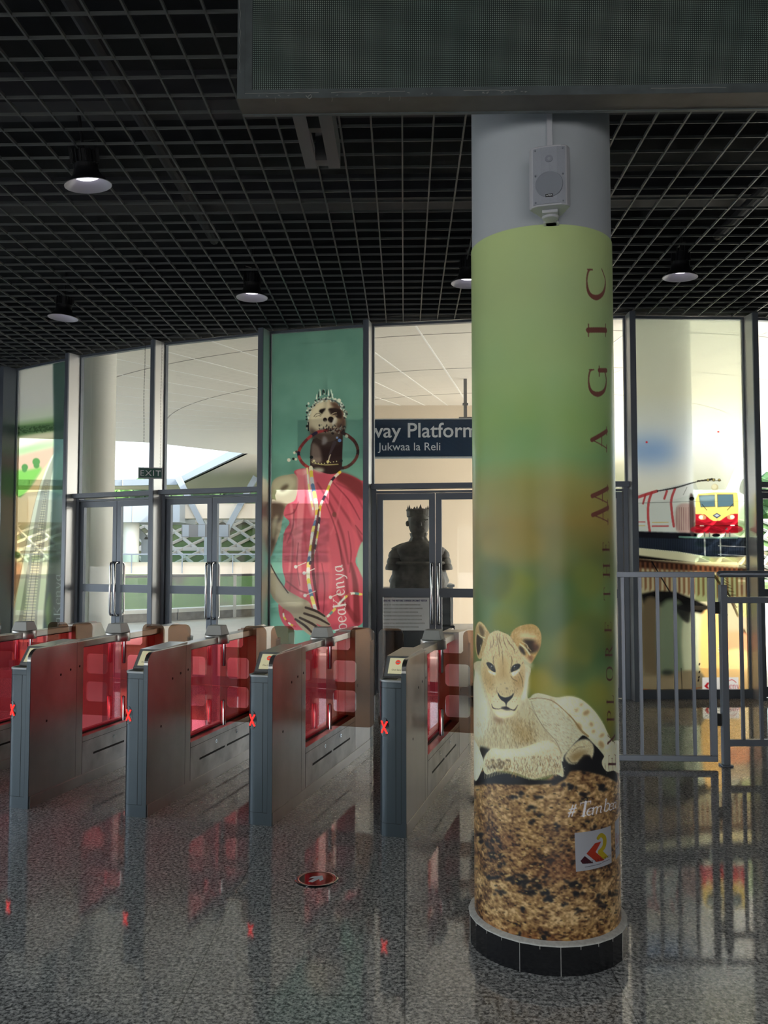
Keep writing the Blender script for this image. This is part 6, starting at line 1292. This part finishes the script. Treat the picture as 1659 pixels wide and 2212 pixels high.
cv.line([(760, 1080), (770, 1310)], 9, (70, 66, 56), .7)
for x, y in ((935, 1040), (935, 1115), (930, 1165), (925, 1195)): cv.ell(x, y, 7, 14, (60, 50, 46), 20)
# sticker strip with the red emblem
cv.poly([(962, 1168), (1308, 1165), (1308, 1302), (962, 1300)], (226, 224, 228), 0, smooth=False); cv.poly([(980, 1250), (1010, 1215), (1030, 1215), (1012, 1250), (1030, 1275), (1004, 1272)], (196, 50, 60), 0, smooth=False)
word(cv, 'Kenya', (1172, 1272), (60, 0), (0, -52), (214, 100, 110), .95, boost=1.5); cv.line([(1180, 1292), (1300, 1290)], 5, (90, 90, 100), .8)
cv.line([(1200, 1225), (1215, 1200), (1250, 1190), (1285, 1215)], 8, (214, 90, 90), .9)
word(cv, '#TembeaKenya', (1196, 987), (-.0, -92), (-72, 0), (70, 50, 44), .5, gap=.05, boost=2.6); word(cv, '#TembeaKenya', (1192, 985), (-.0, -92), (-72, 0), (232, 232, 230), .95, gap=.05, boost=1.3)
# the train
cv.tf = (1300, 660, .2712)
cv.poly([(285, 1500), (420, 1480), (560, 1440), (700, 1420), (780, 1500), (780, 1830), (285, 1815)], (196, 206, 206), 0, smooth=False)
cv.poly([(285, 1500), (430, 1475), (560, 1440), (740, 1400), (780, 1490), (600, 1540), (285, 1575)], (206, 212, 214), 0, smooth=False)
for pts, w in (([(285, 1530), (360, 1505), (440, 1480)], 24), ([(400, 1490), (375, 1570), (370, 1680), (385, 1810)], 20), ([(520, 1480), (500, 1540)], 18), ([(585, 1460), (555, 1550), (560, 1650), (575, 1760)], 20), ([(330, 1580), (350, 1510)], 16)): cv.line(pts, w, (188, 70, 76), .85)
cv.line([(445, 1480), (600, 1450), (760, 1405), (900, 1385)], [10, 14, 8, 12], (60, 62, 66), .85); cv.line([(285, 1575), (500, 1570), (780, 1560)], 4, (110, 116, 120), .8)
cv.poly([(600, 1600), (740, 1600), (740, 1810), (600, 1800)], (176, 130, 124), 2, .6)
for x in np.arange(600, 745, 18): cv.line([(x, 1610), (x, 1790)], 5, (120, 80, 84), .6, smooth=False)
cv.line([(405, 1760), (530, 1758)], 14, (186, 80, 86), .8); cv.line([(405, 1730), (530, 1728)], 9, (200, 176, 100), .7); cv.line([(285, 1726), (345, 1726)], 10, (196, 90, 96), .7); cv.line([(285, 1756), (345, 1756)], 8, (200, 176, 100), .7)
cv.poly([(285, 1800), (560, 1810), (760, 1815), (760, 1860), (285, 1850)], (34, 38, 48), 1, smooth=False)
cv.poly([(700, 1525), (735, 1540), (738, 1820), (705, 1820)], (80, 66, 66), 1, .8); cv.ell(718, 1540, 20, 16, (34, 34, 38))
nose = [(748, 1545), (770, 1502), (900, 1490), (1082, 1492), (1090, 1560), (1088, 1810), (748, 1812)]
cv.poly(nose, (238, 212, 118), 0, smooth=False); cv.poly([(748, 1662), (820, 1665), (860, 1700), (890, 1718), (940, 1718), (980, 1690), (1030, 1662), (1086, 1660), (1086, 1812), (748, 1812)], (200, 44, 62), 0, smooth=False)
cv.poly([(748, 1760), (1086, 1755), (1086, 1812), (748, 1812)], (170, 36, 54), 1, .8); cv.line([(748, 1757), (1086, 1754)], 6, (120, 26, 40))
for q in ([(775, 1515), (900, 1510), (904, 1604), (790, 1606)], [(922, 1508), (1046, 1506), (1052, 1600), (925, 1606)]): cv.poly(q, (96, 122, 136), 0, smooth=False); cv.line(q + [q[0]], 5, (120, 110, 70), .8, smooth=False)
cv.poly([(790, 1520), (895, 1515), (897, 1550), (790, 1556)], (150, 170, 176), 2, .7); cv.line([(905, 1490), (915, 1610)], 8, (238, 220, 150)); cv.line([(800, 1585), (838, 1632)], 5, (60, 60, 50)); cv.line([(1050, 1580), (1000, 1632)], 5, (60, 60, 50)); cv.line([(700, 1562), (1140, 1560)], 3, (110, 116, 110), .7)
cv.poly([(884, 1674), (918, 1654), (952, 1674), (918, 1698)], (70, 76, 110), 0, smooth=False); cv.poly([(896, 1674), (918, 1662), (940, 1674), (918, 1686)], (190, 196, 206), 0, smooth=False)
for x, y in ((800, 1688), (1032, 1686)): cv.ell(x, y, 28, 20, (232, 180, 120)); cv.ell(x - 8 * (1 if x < 900 else -1), y, 17, 15, (255, 246, 214)); cv.ell(x + 20 * (1 if x < 900 else -1), y + 2, 13, 15, (206, 150, 110))
cv.line([(788, 1756), (812, 1756)], 9, (246, 220, 220)); cv.line([(1030, 1753), (1056, 1753)], 9, (246, 220, 220)); cv.ell(995, 1780, 10, 10, (120, 90, 96))
cv.ell(902, 1450, 28, 28, (214, 206, 176)); cv.ell(898, 1445, 20, 20, (232, 228, 206)); cv.line([(765, 1400), (830, 1392), (880, 1382)], 12, (70, 66, 60)); 
for x in (848, 893, 937): cv.ell(x, 1392, 12, 12, (110, 100, 70)); cv.ell(x, 1392, 6, 6, (210, 196, 140))
cv.line([(770, 1400), (950, 1396)], 4, (60, 56, 50)); cv.line([(650, 1510), (680, 1450)], 3, (60, 60, 60), .8)
for x in (820, 860, 985, 1020): cv.line([(x, 1812), (x, 1845)], 10, (120, 124, 124))
cv.ell(912, 1832, 32, 14, (44, 44, 50)); cv.line([(620, 1845), (800, 1850), (1080, 1850)], 14, (150, 206, 186), .6)
cv.ell(359, 1090, 9, 8, (196, 50, 60)); cv.ell(930, 1008, 9, 7, (200, 70, 76))
cv.a = np.clip((cv.a - 128) * 1.15 + 108, 4, 255)
hang(cv, 'train_print', 'window print of a yellow and red locomotive on a viaduct, behind the steel gate', 'window print', M_FILM, 320, 920)
